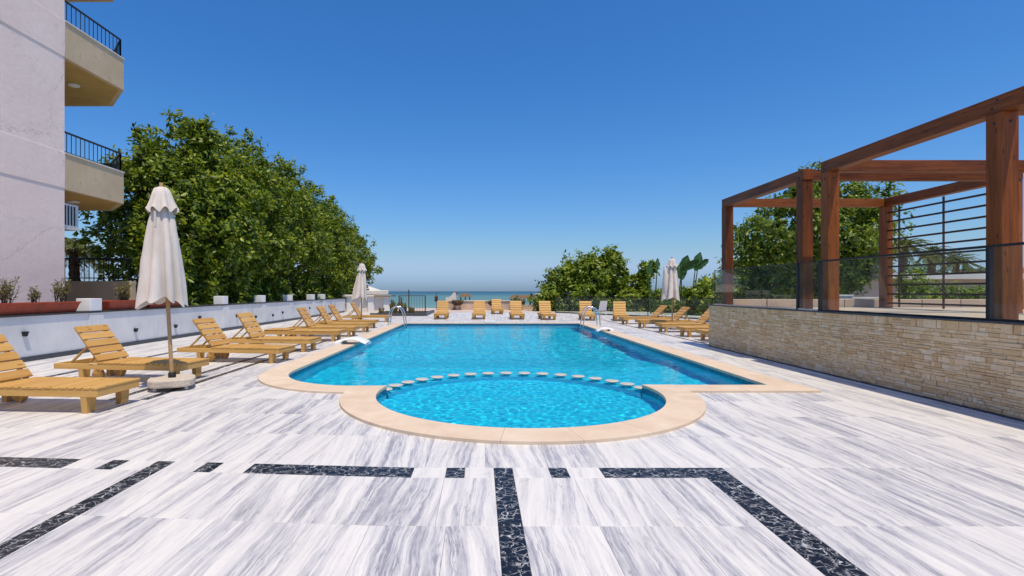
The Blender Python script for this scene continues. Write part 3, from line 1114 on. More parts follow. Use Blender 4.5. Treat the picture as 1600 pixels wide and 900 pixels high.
# red planters on the wall and the dry shrubs in them
def planter(y0, y1, label):
    t = thing('planter_box', label, 'planter', (WX - .16, (y0 + y1) / 2, .936), 0, 'red planters on the white wall')
    h = (y1 - y0) / 2
    mb = MB()
    def ringv(w, l, z): return [(-w, -l, z), (w, -l, z), (w, l, z), (-w, l, z)]
    vs_ = ringv(.10, h - .07, 0) + ringv(.155, h - .015, .20) + ringv(.175, h, .205) + ringv(.175, h, .235) + ringv(.145, h - .03, .235) + ringv(.13, h - .05, .16)
    fs = [(3, 2, 1, 0)] + [(a + i, a + (i + 1) % 4, a + 4 + (i + 1) % 4, a + 4 + i) for a in (0, 4, 8, 12, 16) for i in range(4)]
    mb.add(vs_, fs); mb.build('box', 'terracotta', t, bevel=.006)
    mb = MB(); mb.add(ringv(.136, h - .045, .185), [(0, 1, 2, 3)]); mb.build('soil', 'soil', t)
    return t
planter(7.0, 9.3, 'red terracotta planter cut by the left photo edge')
planter(9.32, 11.55, 'red terracotta planter directly left of the white cube on the wall')
planter(12.45, 13.95, 'red terracotta planter directly right of the nearest white cube on the wall')
planter(13.98, 15.55, 'red terracotta planter half behind the large closed parasol')

def leaf_arrays(P, D, L, W, fold=.25, N=None):
    """one folded four-cornered leaf for each point P, direction D"""
    n_ = len(P)
    rnd = np.random.default_rng(len(P))
    D = D / (np.linalg.norm(D, axis=1, keepdims=True) + 1e-9)
    A = rnd.normal(size=(n_, 3))
    Wv = np.cross(D, A); Wv /= (np.linalg.norm(Wv, axis=1, keepdims=True) + 1e-9)
    if N is not None:
        # leaf blade turned to face N
        N = N / (np.linalg.norm(N, axis=1, keepdims=True) + 1e-9)
        D = D - N * (D * N).sum(1, keepdims=True)
        D = D / (np.linalg.norm(D, axis=1, keepdims=True) + 1e-9)
        D = D + N * rnd.uniform(-.25, .35, (n_, 1))
        Wv = np.cross(N, D); Wv /= (np.linalg.norm(Wv, axis=1, keepdims=True) + 1e-9)
    Nn = np.cross(Wv, D)
    L = L[:, None]; W = W[:, None]
    mid = P + D * L * .5
    v0 = P; v1 = mid + Wv * W * .5 + Nn * W * fold; v2 = P + D * L; v3 = mid - Wv * W * .5 + Nn * W * fold
    V = np.stack([v0, v1, v2, v3], 1).reshape(-1, 3)
    return V

def leaf_object(name, V, mat, parent, kind=None):
    n_ = len(V) // 4
    me = bpy.data.meshes.new(name)
    me.vertices.add(len(V)); me.vertices.foreach_set('co', V.astype(np.float32).ravel())
    idx = np.arange(n_)[:, None] * 4
    tri = np.concatenate([idx + np.array([0, 1, 2]), idx + np.array([0, 2, 3])], 1).reshape(-1)
    me.loops.add(len(tri)); me.loops.foreach_set('vertex_index', tri.astype(np.int32))
    me.polygons.add(n_ * 2)
    me.polygons.foreach_set('loop_start', np.arange(n_ * 2, dtype=np.int32) * 3)
    me.materials.append(M[mat])
    me.update(); me.validate()
    o = link(name, me, parent)
    if kind: o['kind'] = kind
    return o

def shrub(loc, h, w, n_st, label, seed, leafn=16):
    rr = random.Random(seed); nr = np.random.default_rng(seed)
    t = thing('dry_shrub', label, 'shrub', loc, 0, 'dry shrubs in the red planters')
    mb = MB(); P = []; D = []
    for i in range(n_st):
        a = rr.uniform(0, 2 * PI); sp = rr.uniform(.05, 1) * w
        base = Vector((rr.uniform(-.04, .04), rr.uniform(-.25, .25) * w * 2, 0))
        tip = base + Vector((math.cos(a) * sp * .45, math.sin(a) * sp, h * rr.uniform(.45, 1.0)))
        midp = (base + tip) / 2 + Vector((rr.uniform(-.05, .05), rr.uniform(-.05, .05), .05))
        mb.tube([base, midp, tip], [.008, .006, .003], 4, cap=False)
        for q in range(leafn):
            f = rr.uniform(.25, 1.0)
            p = base.lerp(midp, f * 2) if f < .5 else midp.lerp(tip, f * 2 - 1)
            p = p + Vector((rr.uniform(-.03, .03), rr.uniform(-.03, .03), rr.uniform(-.02, .02)))
            P.append(p); D.append((rr.gauss(0, .6), rr.gauss(0, .6), rr.uniform(-.1, .9)))
    mb.build('stems', 'bark', t)
    P = np.array(P); D = np.array(D)
    leaf_object('foliage', leaf_arrays(P, D, nr.uniform(.035, .085, len(P)), nr.uniform(.015, .03, len(P))), 'dry_leaf', t)
zs = 1.10
px = WX - .16
shrub((px, 9.85, zs), .60, .28, 26, 'tall dry shrub in the planter at the left photo edge', 1)
shrub((px, 10.55, zs), .42, .16, 12, 'small sparse dry shrub between two taller ones left of the white cube', 2)
shrub((px, 11.2, zs), .62, .25, 24, 'tall dry shrub in the planter next to the white cube', 3)
shrub((px, 13.15, zs), .55, .32, 40, 'round yellowish dry shrub in the planter right of the white cube', 4)
shrub((px, 14.3, zs), .35, .2, 14, 'low dry shrub just left of the large closed parasol', 5)

# ------------------------------------------------------------------ apartment building on the left
BX, BY = -10.5, 12.94
t = thing('apartment_building', 'tall pink plaster apartment building with balconies on the left', 'building', (BX, BY, 0))
mb = MB(); mb.box(-14, 0, -16, 0, -.4, 17)
mb.build('wall', 'pink_plaster', t)
for z0, z1 in ((4.0, 4.9), (7.32, 8.22)):
    mb = MB(); mb.box(.002, .014, -16, -.0, z0, z1); mb.build('floor_band', 'pink_plaster', t, bevel=.006)
ch = [(0, .002), (0, 2.14), (-1.26, 3.45), (-7.5, 3.45), (-7.5, .002)]           # balcony plan: side, cut corner, front
def inset(d):
    return [(-d, .002), (-d, 2.14 - d * .41), (-1.26 - d * .41, 3.45 - d), (-7.5, 3.45 - d)]
for zb in (3.98, 7.32, 10.66):
    b = link('balcony', None, t, (0, 0, zb))
    mb = MB(); mb.prism(ch, 0.0, .16); mb.build('slab', 'ochre_plaster', b)
    o_, i_ = inset(-.006), inset(.12)
    mb = MB()
    for a in range(3):
        q = [o_[a], o_[a + 1], i_[a + 1], i_[a]]
        mb.prism(q[::-1] if False else q, .0 - .004, .90)
    mb.build('parapet', 'sand_plaster', b)
    ro, ri = inset(-.03), inset(.15)
    mb = MB()
    for a in range(3):
        mb.prism([ro[a], ro[a + 1], ri[a + 1], ri[a]], .902, .93)
    mb.build('parapet_cap', 'far_white', b)
    rl = link('railing', None, b)
    mid_ = inset(.07)
    for a in range(3):
        p, q = Vector((*mid_[a], 0)), Vector((*mid_[a + 1], 0))
        L = (q - p).length
        mb = MB(); mb.tube([p + Vector((0, 0, 1.47)), q + Vector((0, 0, 1.47))], .028, 6)
        mb.tube([p + Vector((0, 0, .97)), q + Vector((0, 0, .97))], .014, 6); mb.build('rail', 'black_metal', rl)
        nb = int(L / .15)
        for i in range(nb + 1):
            c_ = p + (q - p) * (i / nb)
            mb = MB(); rb = .028 if i in (0, nb) else .013
            mb.box(c_.x - rb / 2, c_.x + rb / 2, c_.y - rb / 2, c_.y + rb / 2, .93, 1.46); mb.build('baluster', 'black_metal', rl)
    mb = MB(); mb.lathe([(0, -.05), (.09, -.05), (.14, -.03), (.15, -.004), (.0, -.004)], 20); mb.build('ceiling_lamp', 'lens_white', b, (-1.15, 1.75, 0))
# ground floor terrace of the building, with railing
b = link('ground_terrace', None, t, (0, 0, 0))
mb = MB(); mb.box(-7.5, -.55, 3.3, 3.5, -.3, 1.72); mb.build('parapet', 'sand_plaster', b)
rl = link('railing', None, b)
mb = MB(); mb.tube([(-7.5, 3.4, 2.48), (-.6, 3.4, 2.42)], .03, 6); mb.tube([(-7.5, 3.4, 1.82), (-.6, 3.4, 1.82)], .016, 6); mb.build('rail', 'black_metal', rl)
for i in range(44):
    x = -7.4 + i * .155
    mb = MB(); mb.box(x - .009, x + .009, 3.391, 3.409, 1.72, 2.45); mb.build('baluster', 'black_metal', rl)
t = thing('air_conditioner', 'white slatted air conditioner unit hung under the lower balcony', 'air conditioner', (BX - .55, BY + .33, 3.05))
mb = MB(); mb.box(-.42, .40, -.32, .32, 0, .62); mb.build('casing', 'ac_white', t, bevel=.02)
for i in range(5):
    mb = MB(); mb.box(.398, .407, -.25 + i * .1, -.20 + i * .1, .06, .56); mb.build('vent_slot', 'black_metal', t)
mb = MB(); mb.box(-.44, .42, -.34, .34, -.05, -.004); mb.build('bracket', 'ac_white', t)

# ------------------------------------------------------------------ trees
def crown_arrays(blobs, n_cl, per, leaf, seed, droop=0.0, inner=.25, spread=.11, puff=1.0):
    nr = np.random.default_rng(seed)
    vol = np.array([b[3] * b[4] + b[4] * b[5] + b[3] * b[5] for b in blobs]); vol = vol / vol.sum()
    P = []; D = []; NN = []
    C = np.array([b[:3] for b in blobs]); RR = np.array([b[3:6] for b in blobs])
    for bi, b in enumerate(blobs):
        k_ = int(n_cl * vol[bi])
        d = nr.normal(size=(k_, 3)); d /= np.linalg.norm(d, axis=1, keepdims=True)
        lump = np.array([noise.noise(Vector(v * 2.6 + np.array([seed * 3.1, bi * 5.7, 0]))) + .6 * noise.noise(Vector(v * 6.5 + np.array([bi * 2.3, seed, 4]))) for v in d])
        r = 1 + lump * .40 - np.abs(nr.normal(size=k_)) * .08 + np.where(nr.random(k_) < .06, nr.uniform(.03, .16, k_), 0)
        r = np.where(nr.random(k_) < inner, r * nr.uniform(.45, .95, k_), r)
        p = d * r[:, None] * RR[bi] + C[bi]
        # puffs: swell out at the middle of each cell, shrink back and thin out at the borders between them
        f1 = np.array([noise.voronoi(Vector((p[q] + np.array([seed * 2.7, 0, 0])) / puff))[0] for q in range(k_)])
        f1, f2 = f1[:, 0], f1[:, 1]
        bord = np.clip((f2 - f1) / .28, 0, 1)
        nd = d / RR[bi]; nd /= np.linalg.norm(nd, axis=1, keepdims=True)
        p = p + nd * (puff * .42 * (.55 - f1))[:, None] - nd * (puff * .30 * (1 - bord))[:, None]
        # drop clusters buried deep inside another blob
        keep = (nr.random(k_) < .45 + .55 * bord)
        for bj in range(len(blobs)):
            if bj != bi:
                q = (p - C[bj]) / RR[bj]
                keep &= (q ** 2).sum(1) > .45
        # leave gaps, so that dark hollows show
        gap = np.array([noise.noise(Vector(v * 1.1 + np.array([seed, 0, 0]))) for v in p])
        keep &= (gap > -.22) | (nr.random(k_) < .18)
        p, d = p[keep], d[keep]
        nrm = d / RR[bi]; nrm /= np.linalg.norm(nrm, axis=1, keepdims=True)
        cnt = len(p)
        off = nr.normal(size=(cnt, per, 3)) * spread
        dirs = nrm[:, None, :] * .75 + nr.normal(size=(cnt, per, 3)) * .75 + np.array([0, 0, .25 - droop])
        P.append((p[:, None, :] + off).reshape(-1, 3)); D.append(dirs.reshape(-1, 3))
        oo = off / (spread * 1.7)
        NN.append((nrm[:, None, :] * .55 + oo * .55 + nr.normal(size=(cnt, per, 3)) * .38 + np.array([0, 0, .55])).reshape(-1, 3))
    P = np.concatenate(P); D = np.concatenate(D); NN = np.concatenate(NN)
    L = leaf * nr.uniform(.7, 1.3, len(P))
    return leaf_arrays(P, D, L, L * nr.uniform(.42, .6, len(P)), .18, NN)

def tree(name, label, cat, loc, blobs, n_cl, per, leaf, mat, seed, trunk_r=.2, group=None, bark='bark', spread=.11, inner=.25):
    t = thing(name, label, cat, loc, 0, group)
    rr = random.Random(seed)
    mb = MB()
    zt = min(b[2] for b in blobs)
    tops = sorted(blobs, key=lambda b: -b[3])[:7]
    hub = Vector((rr.uniform(-.2, .2), rr.uniform(-.2, .2), max(.5, zt * .55)))
    mb.tube([(0, 0, -.4), (rr.uniform(-.1, .1), 0, hub.z * .5), hub], [trunk_r * 1.3, trunk_r, trunk_r * .85], 10)
    for b in tops:
        e = Vector(b[:3]) + Vector((0, 0, b[5] * .35))
        mid_ = hub.lerp(e, .5) + Vector((rr.uniform(-.3, .3), rr.uniform(-.3, .3), .2))
        mb.tube([hub, mid_, e], [trunk_r * .7, trunk_r * .4, trunk_r * .12], 7)
        for q in range(3):
            e2 = Vector(b[:3]) + Vector((rr.uniform(-.8, .8) * b[3], rr.uniform(-.8, .8) * b[4], rr.uniform(-.3, .8) * b[5]))
            mb.tube([mid_, mid_.lerp(e2, .55) + Vector((0, 0, .1)), e2], [trunk_r * .3, trunk_r * .18, trunk_r * .06], 5)
    mb.build('trunk', bark, t)
    leaf_object('crown', crown_arrays(blobs, n_cl, per, leaf, seed, spread=spread, inner=inner, puff=1.15), mat, t)
    return t

GT = 'dense green trees behind the white wall'
def ficus(x, y, top, r, label, seed, extra=(), n=1900):
    rr = random.Random(seed)
    bl = [(0, 0, top * .50, r, r, top * .40)]
    for i in range(8):
        a = rr.uniform(0, 2 * PI) if i > 2 else rr.uniform(-1.2, .6)
        z = top * rr.uniform(.30, .82)
        q = r * rr.uniform(.4, .58)
        dd = r * rr.uniform(.5, .75) * (1 if z < top * .6 else .7)
        bl.append((dd * math.cos(a), dd * math.sin(a), z, q, q, q * rr.uniform(.9, 1.2)))
    bl += [(rr.uniform(-.3, .3) * r, rr.uniform(-.3, .3) * r, top - .55 * r * .6, r * .42, r * .42, r * .5)]
    for a in (-.9, -.1, .7, 1.8):
        bl.append((r * .45 * math.cos(a), r * .45 * math.sin(a), 1.25, r * .45, r * .45, 1.1))
    bl += list(extra)
    return tree('ficus_tree', label, 'tree', (x, y, 0), bl, n, 16, .215, 'ficus_leaf', seed, .22, GT)
ficus(-12.0, 18.9, 6.5, 1.85, 'leftmost dense tree, partly hidden behind the balconies', 11, n=3000)
ficus(-11.7, 20.9, 8.1, 2.4, 'tallest dense tree behind the large parasol', 12, extra=[(.7, -.6, 7.4, .7, .7, .9), (-1.3, -.6, 7.0, .6, .6, .8), (-2.2, -1.0, 6.0, .55, .55, .8)], n=4700)
ficus(-11.9, 24.6, 8.5, 2.8, 'dense tree in the middle of the row, behind the first white cubes', 13, n=4500)
ficus(-11.9, 29.6, 8.6, 3.0, 'dense tree right of the middle of the row', 14, n=4300)
ficus(-11.7, 35.2, 8.3, 2.9, 'dense tree second from the right end of the row', 15, n=3900)
ficus(-11.6, 41.0, 7.9, 2.8, 'smallest dense tree at the right end of the row, beside the far parasol', 16, n=3300,
      extra=[(1.5, -.5, 4.6, 1.1, 1.1, 1.3), (1.6, 0, 3.0, .9, .9, .8)])

GB2 = 'rounded green bushes behind the right loungers'
tree('rounded_bush', 'largest rounded green bush right of the sea view', 'bush', (7.6, 36.5, -.3),
     [(0, 0, 1.6, 2.6, 2.0, 1.8), (1.0, 0, 3.2, 1.5, 1.4, 1.3), (1.6, .2, 4.1, .8, .8, .8), (-.6, 0, 3.1, 1.2, 1.2, 1.0), (-1.7, 0, 2.2, 1.2, 1.2, 1.0), (-2.6, -.4, 1.0, 1.1, 1.1, 1.0), (2.0, 0, 2.8, .9, .9, 1.2)],
     2600, 13, .29, 'bush_leaf', 21, .16, GB2, spread=.13)
tree('rounded_bush', 'slim upright bush just right of the largest bush', 'bush', (11.2, 35.5, -.3),
     [(-.4, 0, 1.0, 1.1, 1.0, 1.2), (.1, 0, 2.6, .5, .5, .6), (.4, 0, 3.2, .4, .4, .5), (-.6, 0, 2.5, .4, .4, .4), (1.0, 0, .7, 1.0, 1, .9)],
     900, 14, .32, 'bush_leaf', 22, .12, GB2, spread=.12)
tree('rounded_bush', 'low bush directly behind the right parasol', 'bush', (13.0, 34.0, -.3),
     [(0, 0, .7, 1.4, 1.2, .9), (-.8, 0, 1.1, .7, .7, .6), (1.0, 0, 1.3, .7, .7, .6)], 700, 14, .30, 'bush_leaf', 23, .12, GB2, spread=.12)
tree('rounded_bush', 'tall bush between the right parasol and the glass balustrade', 'bush', (13.9, 30.0, -.3),
     [(-.1, 0, 1.0, 1.4, 1.2, 1.2), (-.7, 0, 1.8, .7, .7, .7), (.5, 0, 2.2, .7, .7, .6), (1.4, 0, 1.6, .8, .8, 1.1), (1.7, 0, 2.9, .45, .45, .6)],
     1100, 14, .31, 'bush_leaf', 24, .12, GB2, spread=.12)
tree('broadleaf_tree', 'large broad leafy tree behind the wooden pergola', 'tree', (14.6, 22.5, -.35),
     [(0, 0, 4.2, 2.9, 2.4, 2.0), (.6, 0, 5.6, 1.7, 1.6, 1.2), (2.2, -.2, 5.3, 1.2, 1.2, 1.0), (-1.8, 0, 3.6, 1.3, 1.3, 1.3), (-2.9, 0, 2.6, 1.0, 1.0, 1.1),
      (-3.2, .3, 1.3, 1.1, 1.0, 1.0), (2.0, 0, 3.4, 1.2, 1.2, 1.1), (.9, -.6, 2.6, 1.4, 1.2, 1.0), (-1.2, 0, 2.0, 1.3, 1.2, 1.2), (.2, 0, 6.4, .8, .8, .7)],
     3600, 14, .22, 'tree_leaf', 31, .22, None, spread=.13)
tree('hedge_shrub', 'small bright green shrub inside the raised pergola terrace', 'shrub', (16.2, 19.5, 0),
     [(0, 0, 1.2, .6, .6, 1.1), (.5, 0, 1.0, .5, .5, .9)], 300, 14, .13, 'bush_leaf', 33, .05, spread=.08)
for i, (x, yy, w) in enumerate(((24.5, 27.0, 1.7), (27.5, 27.0, 1.8))):
    tree('hedge_shrub', ['green hedge shrub before the pale wall, left of the other', 'green hedge shrub before the pale wall, right of the other'][i], 'shrub', (x, yy, .2),
         [(0, 0, .9, w, .6, .6), (w * .6, 0, .8, w * .6, .6, .5)], 400, 14, .18, 'bush_leaf', 40 + i, .05, 'hedge shrubs behind the pergola', spread=.1)

# banana-like plants
def paddle(loc, stems, label, seed):
    t = thing('paddle_leaf_plant', label, 'plant', loc, 0, 'tall paddle leaved plants')
    rr = random.Random(seed)
    for (dx, h, lean, L, ang) in stems:
        mb = MB(); top = Vector((dx + lean, 0, h)); mb.tube([(dx * .3, 0, 0), (dx, 0, h * .55), top], [.05, .04, .025], 6)
        mb.build('stalk', 'banana_leaf', t)
        mb = MB()
        nseg = 8
        ax = Vector((math.sin(ang), rr.uniform(-.2, .2), math.cos(ang))).normalized(); side = Vector((ax.z, .25, -ax.x)).normalized()
        row = []
        for i in range(nseg + 1):
            f = i / nseg
            w = L * .20 * math.sin(PI * min(1, f * .92 + .08)) ** .7 * (1 + .25 * rr.uniform(-1, 1))
            c_ = top + ax * L * f + Vector((0, .08 * f * f, -.15 * L * f * f))
            row.append((c_ - side * w + Vector((0, -.06, 0)), c_, c_ + side * w + Vector((0, -.05, 0))))
        vs_ = [p for r_ in row for p in r_]
        fs = [(3 * i + j, 3 * i + j + 1, 3 * i + 3 + j + 1, 3 * i + 3 + j) for i in range(nseg) for j in range(2)]
        mb.add(vs_, fs); mb.build('leaf', 'banana_leaf', t)
paddle((10.6, 31.5, -.3), [(-.2, 2.7, -.05, 1.0, .2), (.2, 3.0, .1, .9, .1), (.9, 2.4, .35, 1.1, .35), (1.3, 2.6, .3, .9, .15)], 'thin paddle leaved plant left of the right parasol', 5)
paddle((12.15, 30.0, -.3), [(-.5, 2.4, .1, 1.8, .3), (-.35, 2.9, .0, 1.3, .9), (.3, 2.9, .15, 1.4, .3), (.4, 3.0, .2, 1.0, .75)], 'tall paddle leaved plant right of the right parasol', 6)

def palm(loc, h, n_f, L, label, seed, wind=(0, 0), trunk=.2):
    t = thing('palm_tree', label, 'palm', loc, 0, 'date palms in the background')
    rr = random.Random(seed); nr = np.random.default_rng(seed)
    mb = MB(); pts = []; rad = []
    nseg = 22
    for i in range(nseg + 1):
        f = i / nseg
        pts.append((.1 * math.sin(f * 2 + seed), .08 * math.sin(f * 3), h * f)); rad.append(trunk * (1.15 - .35 * f) * (1.12 if i % 2 else .95))
    mb.tube(pts, rad, 10, smooth=False)
    mb.build('trunk', 'palm_bark', t)
    top = Vector(pts[-1])
    V = []
    mb = MB()
    for i in range(n_f):
        az = 2 * PI * i / n_f * 2.4 + rr.uniform(-.3, .3); el = rr.uniform(-.35, 1.25)
        d = Vector((math.cos(az) * math.cos(el), math.sin(az) * math.cos(el), math.sin(el)))
        pt = top.copy(); spine = [pt.copy()]
        vel = d * (L / 12)
        for s_ in range(12):
            vel = vel + Vector((wind[0] * .012 * L, wind[1] * .012 * L, -.0085 * L))
            pt = pt + vel; spine.append(pt.copy())
        mb.tube(spine, [.025 * (1 - .9 * j / 12) + .003 for j in range(13)], 4, cap=False)
        P = []; D = []; LL_ = []
        for j in range(60):
            f = .18 + .82 * j / 60
            q = f * 12; a = int(min(q, 11)); p = spine[a].lerp(spine[a + 1], q - a)
            tn = (spine[a + 1] - spine[a]).normalized()
            sd = tn.cross(Vector((0, 0, 1))).normalized()
            for s_ in (-1, 1):
                P.append(p); D.append(tn * .8 + sd * s_ * .9 + Vector((wind[0] * .25, 0, -.25 + rr.uniform(-.15, .15))))
                LL_.append(L * .22 * (1 - .55 * abs(f - .45) * 1.6) * rr.uniform(.8, 1.15))
        LLa = np.array(LL_)
        V.append(leaf_arrays(np.array(P), np.array(D), LLa, LLa * .10, .1))
    cr_ = leaf_object('crown', np.concatenate(V), 'palm_leaf', t)
    mb.build('frond_ribs', 'palm_leaf', cr_)
palm((-16.6, 21.0, 0), 3.1, 36, 1.5, 'palm tree seen under the balconies, beside the air conditioner', 3, trunk=.2)
palm((36.5, 44, 0), 5.2, 34, 2.1, 'leftmost and tallest of the three palms behind the pergola screen', 4, (.5, 0), .34)
palm((41.5, 47, 0), 4.9, 34, 1.9, 'middle palm of the three behind the pergola screen', 5, (.5, 0), .34)
palm((45.5, 49, 0), 4.4, 34, 1.9, 'rightmost palm of the three behind the pergola screen', 6, (.5, 0), .3)

# ------------------------------------------------------------------ stone wall, raised terrace and pergolas on the right
SX, SY1, STOP = 5.87, 13.12, 1.035
mb = MB(); mb.box(SX + .35, 16.5, 1.0, 13.1, -.3, .985)
tag(mb.build('raised_terrace', 'terrace_floor'), kind='structure')
t = thing('stone_wall', 'long wall clad in thin beige split stones below the pergola', 'wall', (SX, 0, 0))
mb = MB(); mb.box(.012, .345, 1.0, SY1 - .005, -.3, STOP); mb.build('core', 'mortar', t)
rs = random.Random(5)
stones = []
def lay(a, b, z0, z1):
    """fill one patch of the wall with one to three thin layers, each broken into stones"""
    h = z1 - z0
    nl = 1 if h < .05 else rs.choice((1, 2, 2, 3)) if h > .08 else rs.choice((1, 2, 2))
    cuts = sorted(rs.uniform(.28, .72) if nl == 2 else (i + 1) / nl + rs.uniform(-.08, .08) for i in range(nl - 1))
    lv = [0] + cuts + [1]
    for i in range(nl):
        za, zb = z0 + h * lv[i], z0 + h * lv[i + 1]
        yy = a
        while yy < b - .005:
            e = yy + rs.uniform(.05, .21)
            if b - e < .05:
                e = b
            stones.append((yy + .0012, e - .0012, za + .0011, zb - .0011, max(0, rs.gauss(.007, .005))))
            yy = e
z = .012
while z < STOP - .012:
    h = rs.uniform(.036, .080)
    if STOP - z - h < .05:
        h = STOP - z
    yy = 3.0
    while yy < SY1:
        e = yy + rs.uniform(.14, .5)
        if SY1 - e < .1:
            e = SY1
        lay(yy, e, z, z + h)
        yy = e
    z += h
def stone_geo(mb, a, b, z0, z1, pr):
    j = lambda s: rs.uniform(-s, s)
    e = min(.004, (z1 - z0) * .2)
    back = [(.02, a, z0), (.02, b, z0), (.02, b, z1), (.02, a, z1)]
    f0 = [(-pr + .006 + j(.002), a, z0 + j(.001)), (-pr + .006 + j(.002), b, z0 + j(.001)), (-pr + .006 + j(.002), b, z1 + j(.001)), (-pr + .006 + j(.002), a, z1 + j(.001))]
    m1 = [(-pr + j(.004), a + e, z0 + e), (-pr + j(.004), b - e, z0 + e), (-pr + j(.004), b - e, z1 - e), (-pr + j(.004), a + e, z1 - e)]
    vs_ = back + f0 + m1
    fs = [(8, 11, 10, 9)] + [(q + (i + 1) % 4, q + i, q + 4 + i, q + 4 + (i + 1) % 4) for q in (0, 4) for i in range(4)]
    mb.add(vs_, fs)
vis = sorted([s for s in stones if 5.55 < s[0]], key=lambda s: -((s[1] - s[0]) * (s[3] - s[2])) / (s[0] ** 3))[:300]
vset = set(vis)
rest = MB()
for s_ in stones:
    if s_ in vset:
        mb = MB(); stone_geo(mb, *s_); mb.build('stone', 'wall_stone', t)
    else:
        stone_geo(rest, *s_)
o = rest.build('stone', 'wall_stone', t); o['kind'] = 'stuff'
mb = MB(); mb.box(-.035, .36, 1.0, SY1 + .02, STOP + .002, STOP + .018); mb.build('top_ledge', 'granite', t, bevel=.003)
mb = MB(); mb.box(-.05, -.0, 3.0, SY1, -.012, .012); mb.build('base_strip', 'granite', t)

# glass balustrade on the wall
t = thing('glass_balustrade', 'clear glass balustrade with black posts on top of the stone wall', 'balustrade', (SX + .10, 0, STOP + .018))
ys_ = [3.2, 5.83, 8.72, 9.75, 13.0]
for a, b in ((3.2, 5.97), (6.03, 8.94), (9.64, 13.0)):
    mb = MB(); mb.box(-.006, .006, a + .03, b - .03, .03, .86); mb.build('glass_panel', 'glass', t)
mb = MB(); mb.box(-.006, .006, 9.03, 9.58, .03, .86); mb.build('glass_panel', 'glass', t)
for yy in (6.0, 8.985, 9.61, 13.02):
    piece('post', .88, .05 if yy < 13 else .02, .05 if yy < 13 else .02, 'black_metal', t, (0, yy, .44), (0, -PI / 2, 0))
for a, b in ((3.2, 5.97), (6.03, 8.95), (9.02, 9.58), (9.64, 13.01)):
    piece('top_rail', b - a, .035 if a < 8 else .018, .03 if a < 8 else .014, 'black_metal', t, (0, (a + b) / 2, .872), (0, 0, PI / 2))
    piece('bottom_channel', b - a, .05, .035, 'black_metal' if a < 9 else 'steel', t, (0, (a + b) / 2, .012), (0, 0, PI / 2), .002)

# pergolas
PXF, PXB, PT = 6.12 + .10, 10.2, 3.72
PS, BH = .20, .205
def pergola(y0, y1, label, ny_bays):
    """near frame at y0, far frame at y1"""
    t = thing('wooden_pergola', label, 'pergola', (PXF, y1, .985), 0, 'wooden pergola frames')
    ht = PT - .985
    W = PXB - PXF
    D = y0 - y1
    for x in (0, W):
        for k_ in range(ny_bays + 1):
            yy = D * k_ / ny_bays
            piece('post', ht - BH - .002, PS, PS, 'pergola_wood', t, (x, yy, (ht - BH) / 2), (0, -PI / 2, 0), .006)
            mb = MB(); mb.box(x - .10, x + .10, yy - .10, yy + .10, .0, .03); mb.build('post_shoe', 'black_metal', t)
        piece('long_beam', abs(D) + PS + .03, PS - .02, BH, 'pergola_wood', t, (x, D / 2, ht - BH / 2), (0, 0, PI / 2), .006)
    for k_ in range(ny_bays + 1):
        yy = D * k_ / ny_bays
        piece('cross_beam', W - PS + .015, PS - .03, BH - .012, 'pergola_wood', t, (W / 2, yy, ht - BH / 2 - .002), (0, 0, 0), .006)
    # slatted screen between the back posts
    for k_ in range(ny_bays):
        ya, yb = D * k_ / ny_bays, D * (k_ + 1) / ny_bays
        for i in range(11):
            piece('screen_bar', abs(yb - ya) - PS, .022, .042, 'screen_metal', t, (W - .02, (ya + yb) / 2, .12 + i * .225), (0, 0, PI / 2), .002)
        for f in (.13, .52, .9):
            piece('screen_upright', ht - BH - .05, .022, .04, 'rust_metal', t, (W + .012, ya + (yb - ya) * f, (ht - BH) / 2), (0, -PI / 2, 0), .002)
    bolt = MB(); bolt.lathe([(0, .008), (.012, .008), (.016, .002), (.016, 0)], 8)
    bme = bolt.mesh('bolt', 'black_metal')
    for k_ in range(ny_bays + 1):
        yy = D * k_ / ny_bays
        for dz in (.06, .15):
            link('bolt', bme, t, (-(PS - .02) / 2, yy + (.03 if dz < .1 else -.03), ht - BH + dz), (0, -PI / 2, 0))
        link('bolt', bme, t, (.0, yy - PS / 2, ht - BH - .12), (PI / 2, 0, 0))
        link('bolt', bme, t, (-PS / 2, yy, ht - BH - .12), (0, -PI / 2, 0))
    return t
pergola(9.81, 12.87, 'farther wooden pergola frame on the raised terrace, next to the sky', 1)
pergola(3.1, 9.10, 'nearer wooden pergola frame on the raised terrace, cut by the right edge', 2)
# low stone kerb and bench at the back of the terrace
t = thing('low_terrace_wall', 'low pale stone kerb running behind the pergola', 'wall', (0, 13.35, 0))
for i in range(12):
    piece('kerb_block', .98, .3, .42, 'far_beige', t, (6.9 + i * 1.0, 0, .98), bevel=.008)
mb = MB(); mb.box(6.4, 18.4, -.15, .15, -.3, .765); mb.build('kerb_base', 'far_beige', t)
t = thing('stone_bench', 'long grey stone bench behind the pergola screen', 'bench', (12.6, 0, .986))
mb = MB(); mb.box(0, .5, 3, 12.2, 0, .42); mb.build('seat_block', 'path', t, bevel=.015)
mb = MB(); mb.box(.5, .75, 3, 12.2, 0, .78); mb.build('back_block', 'path', t, bevel=.015)
t = thing('white_cabinet', 'small white box standing behind the pergola posts', 'cabinet', (10.0, 14.4, 0))
mb = MB(); mb.box(-.3, .3, -.25, .25, 0, 1.25); mb.build('body', 'far_white', t, bevel=.02)
mb = MB(); mb.box(-.32, .32, -.27, .27, 1.252, 1.30); mb.build('lid', 'ac_white', t, bevel=.01)

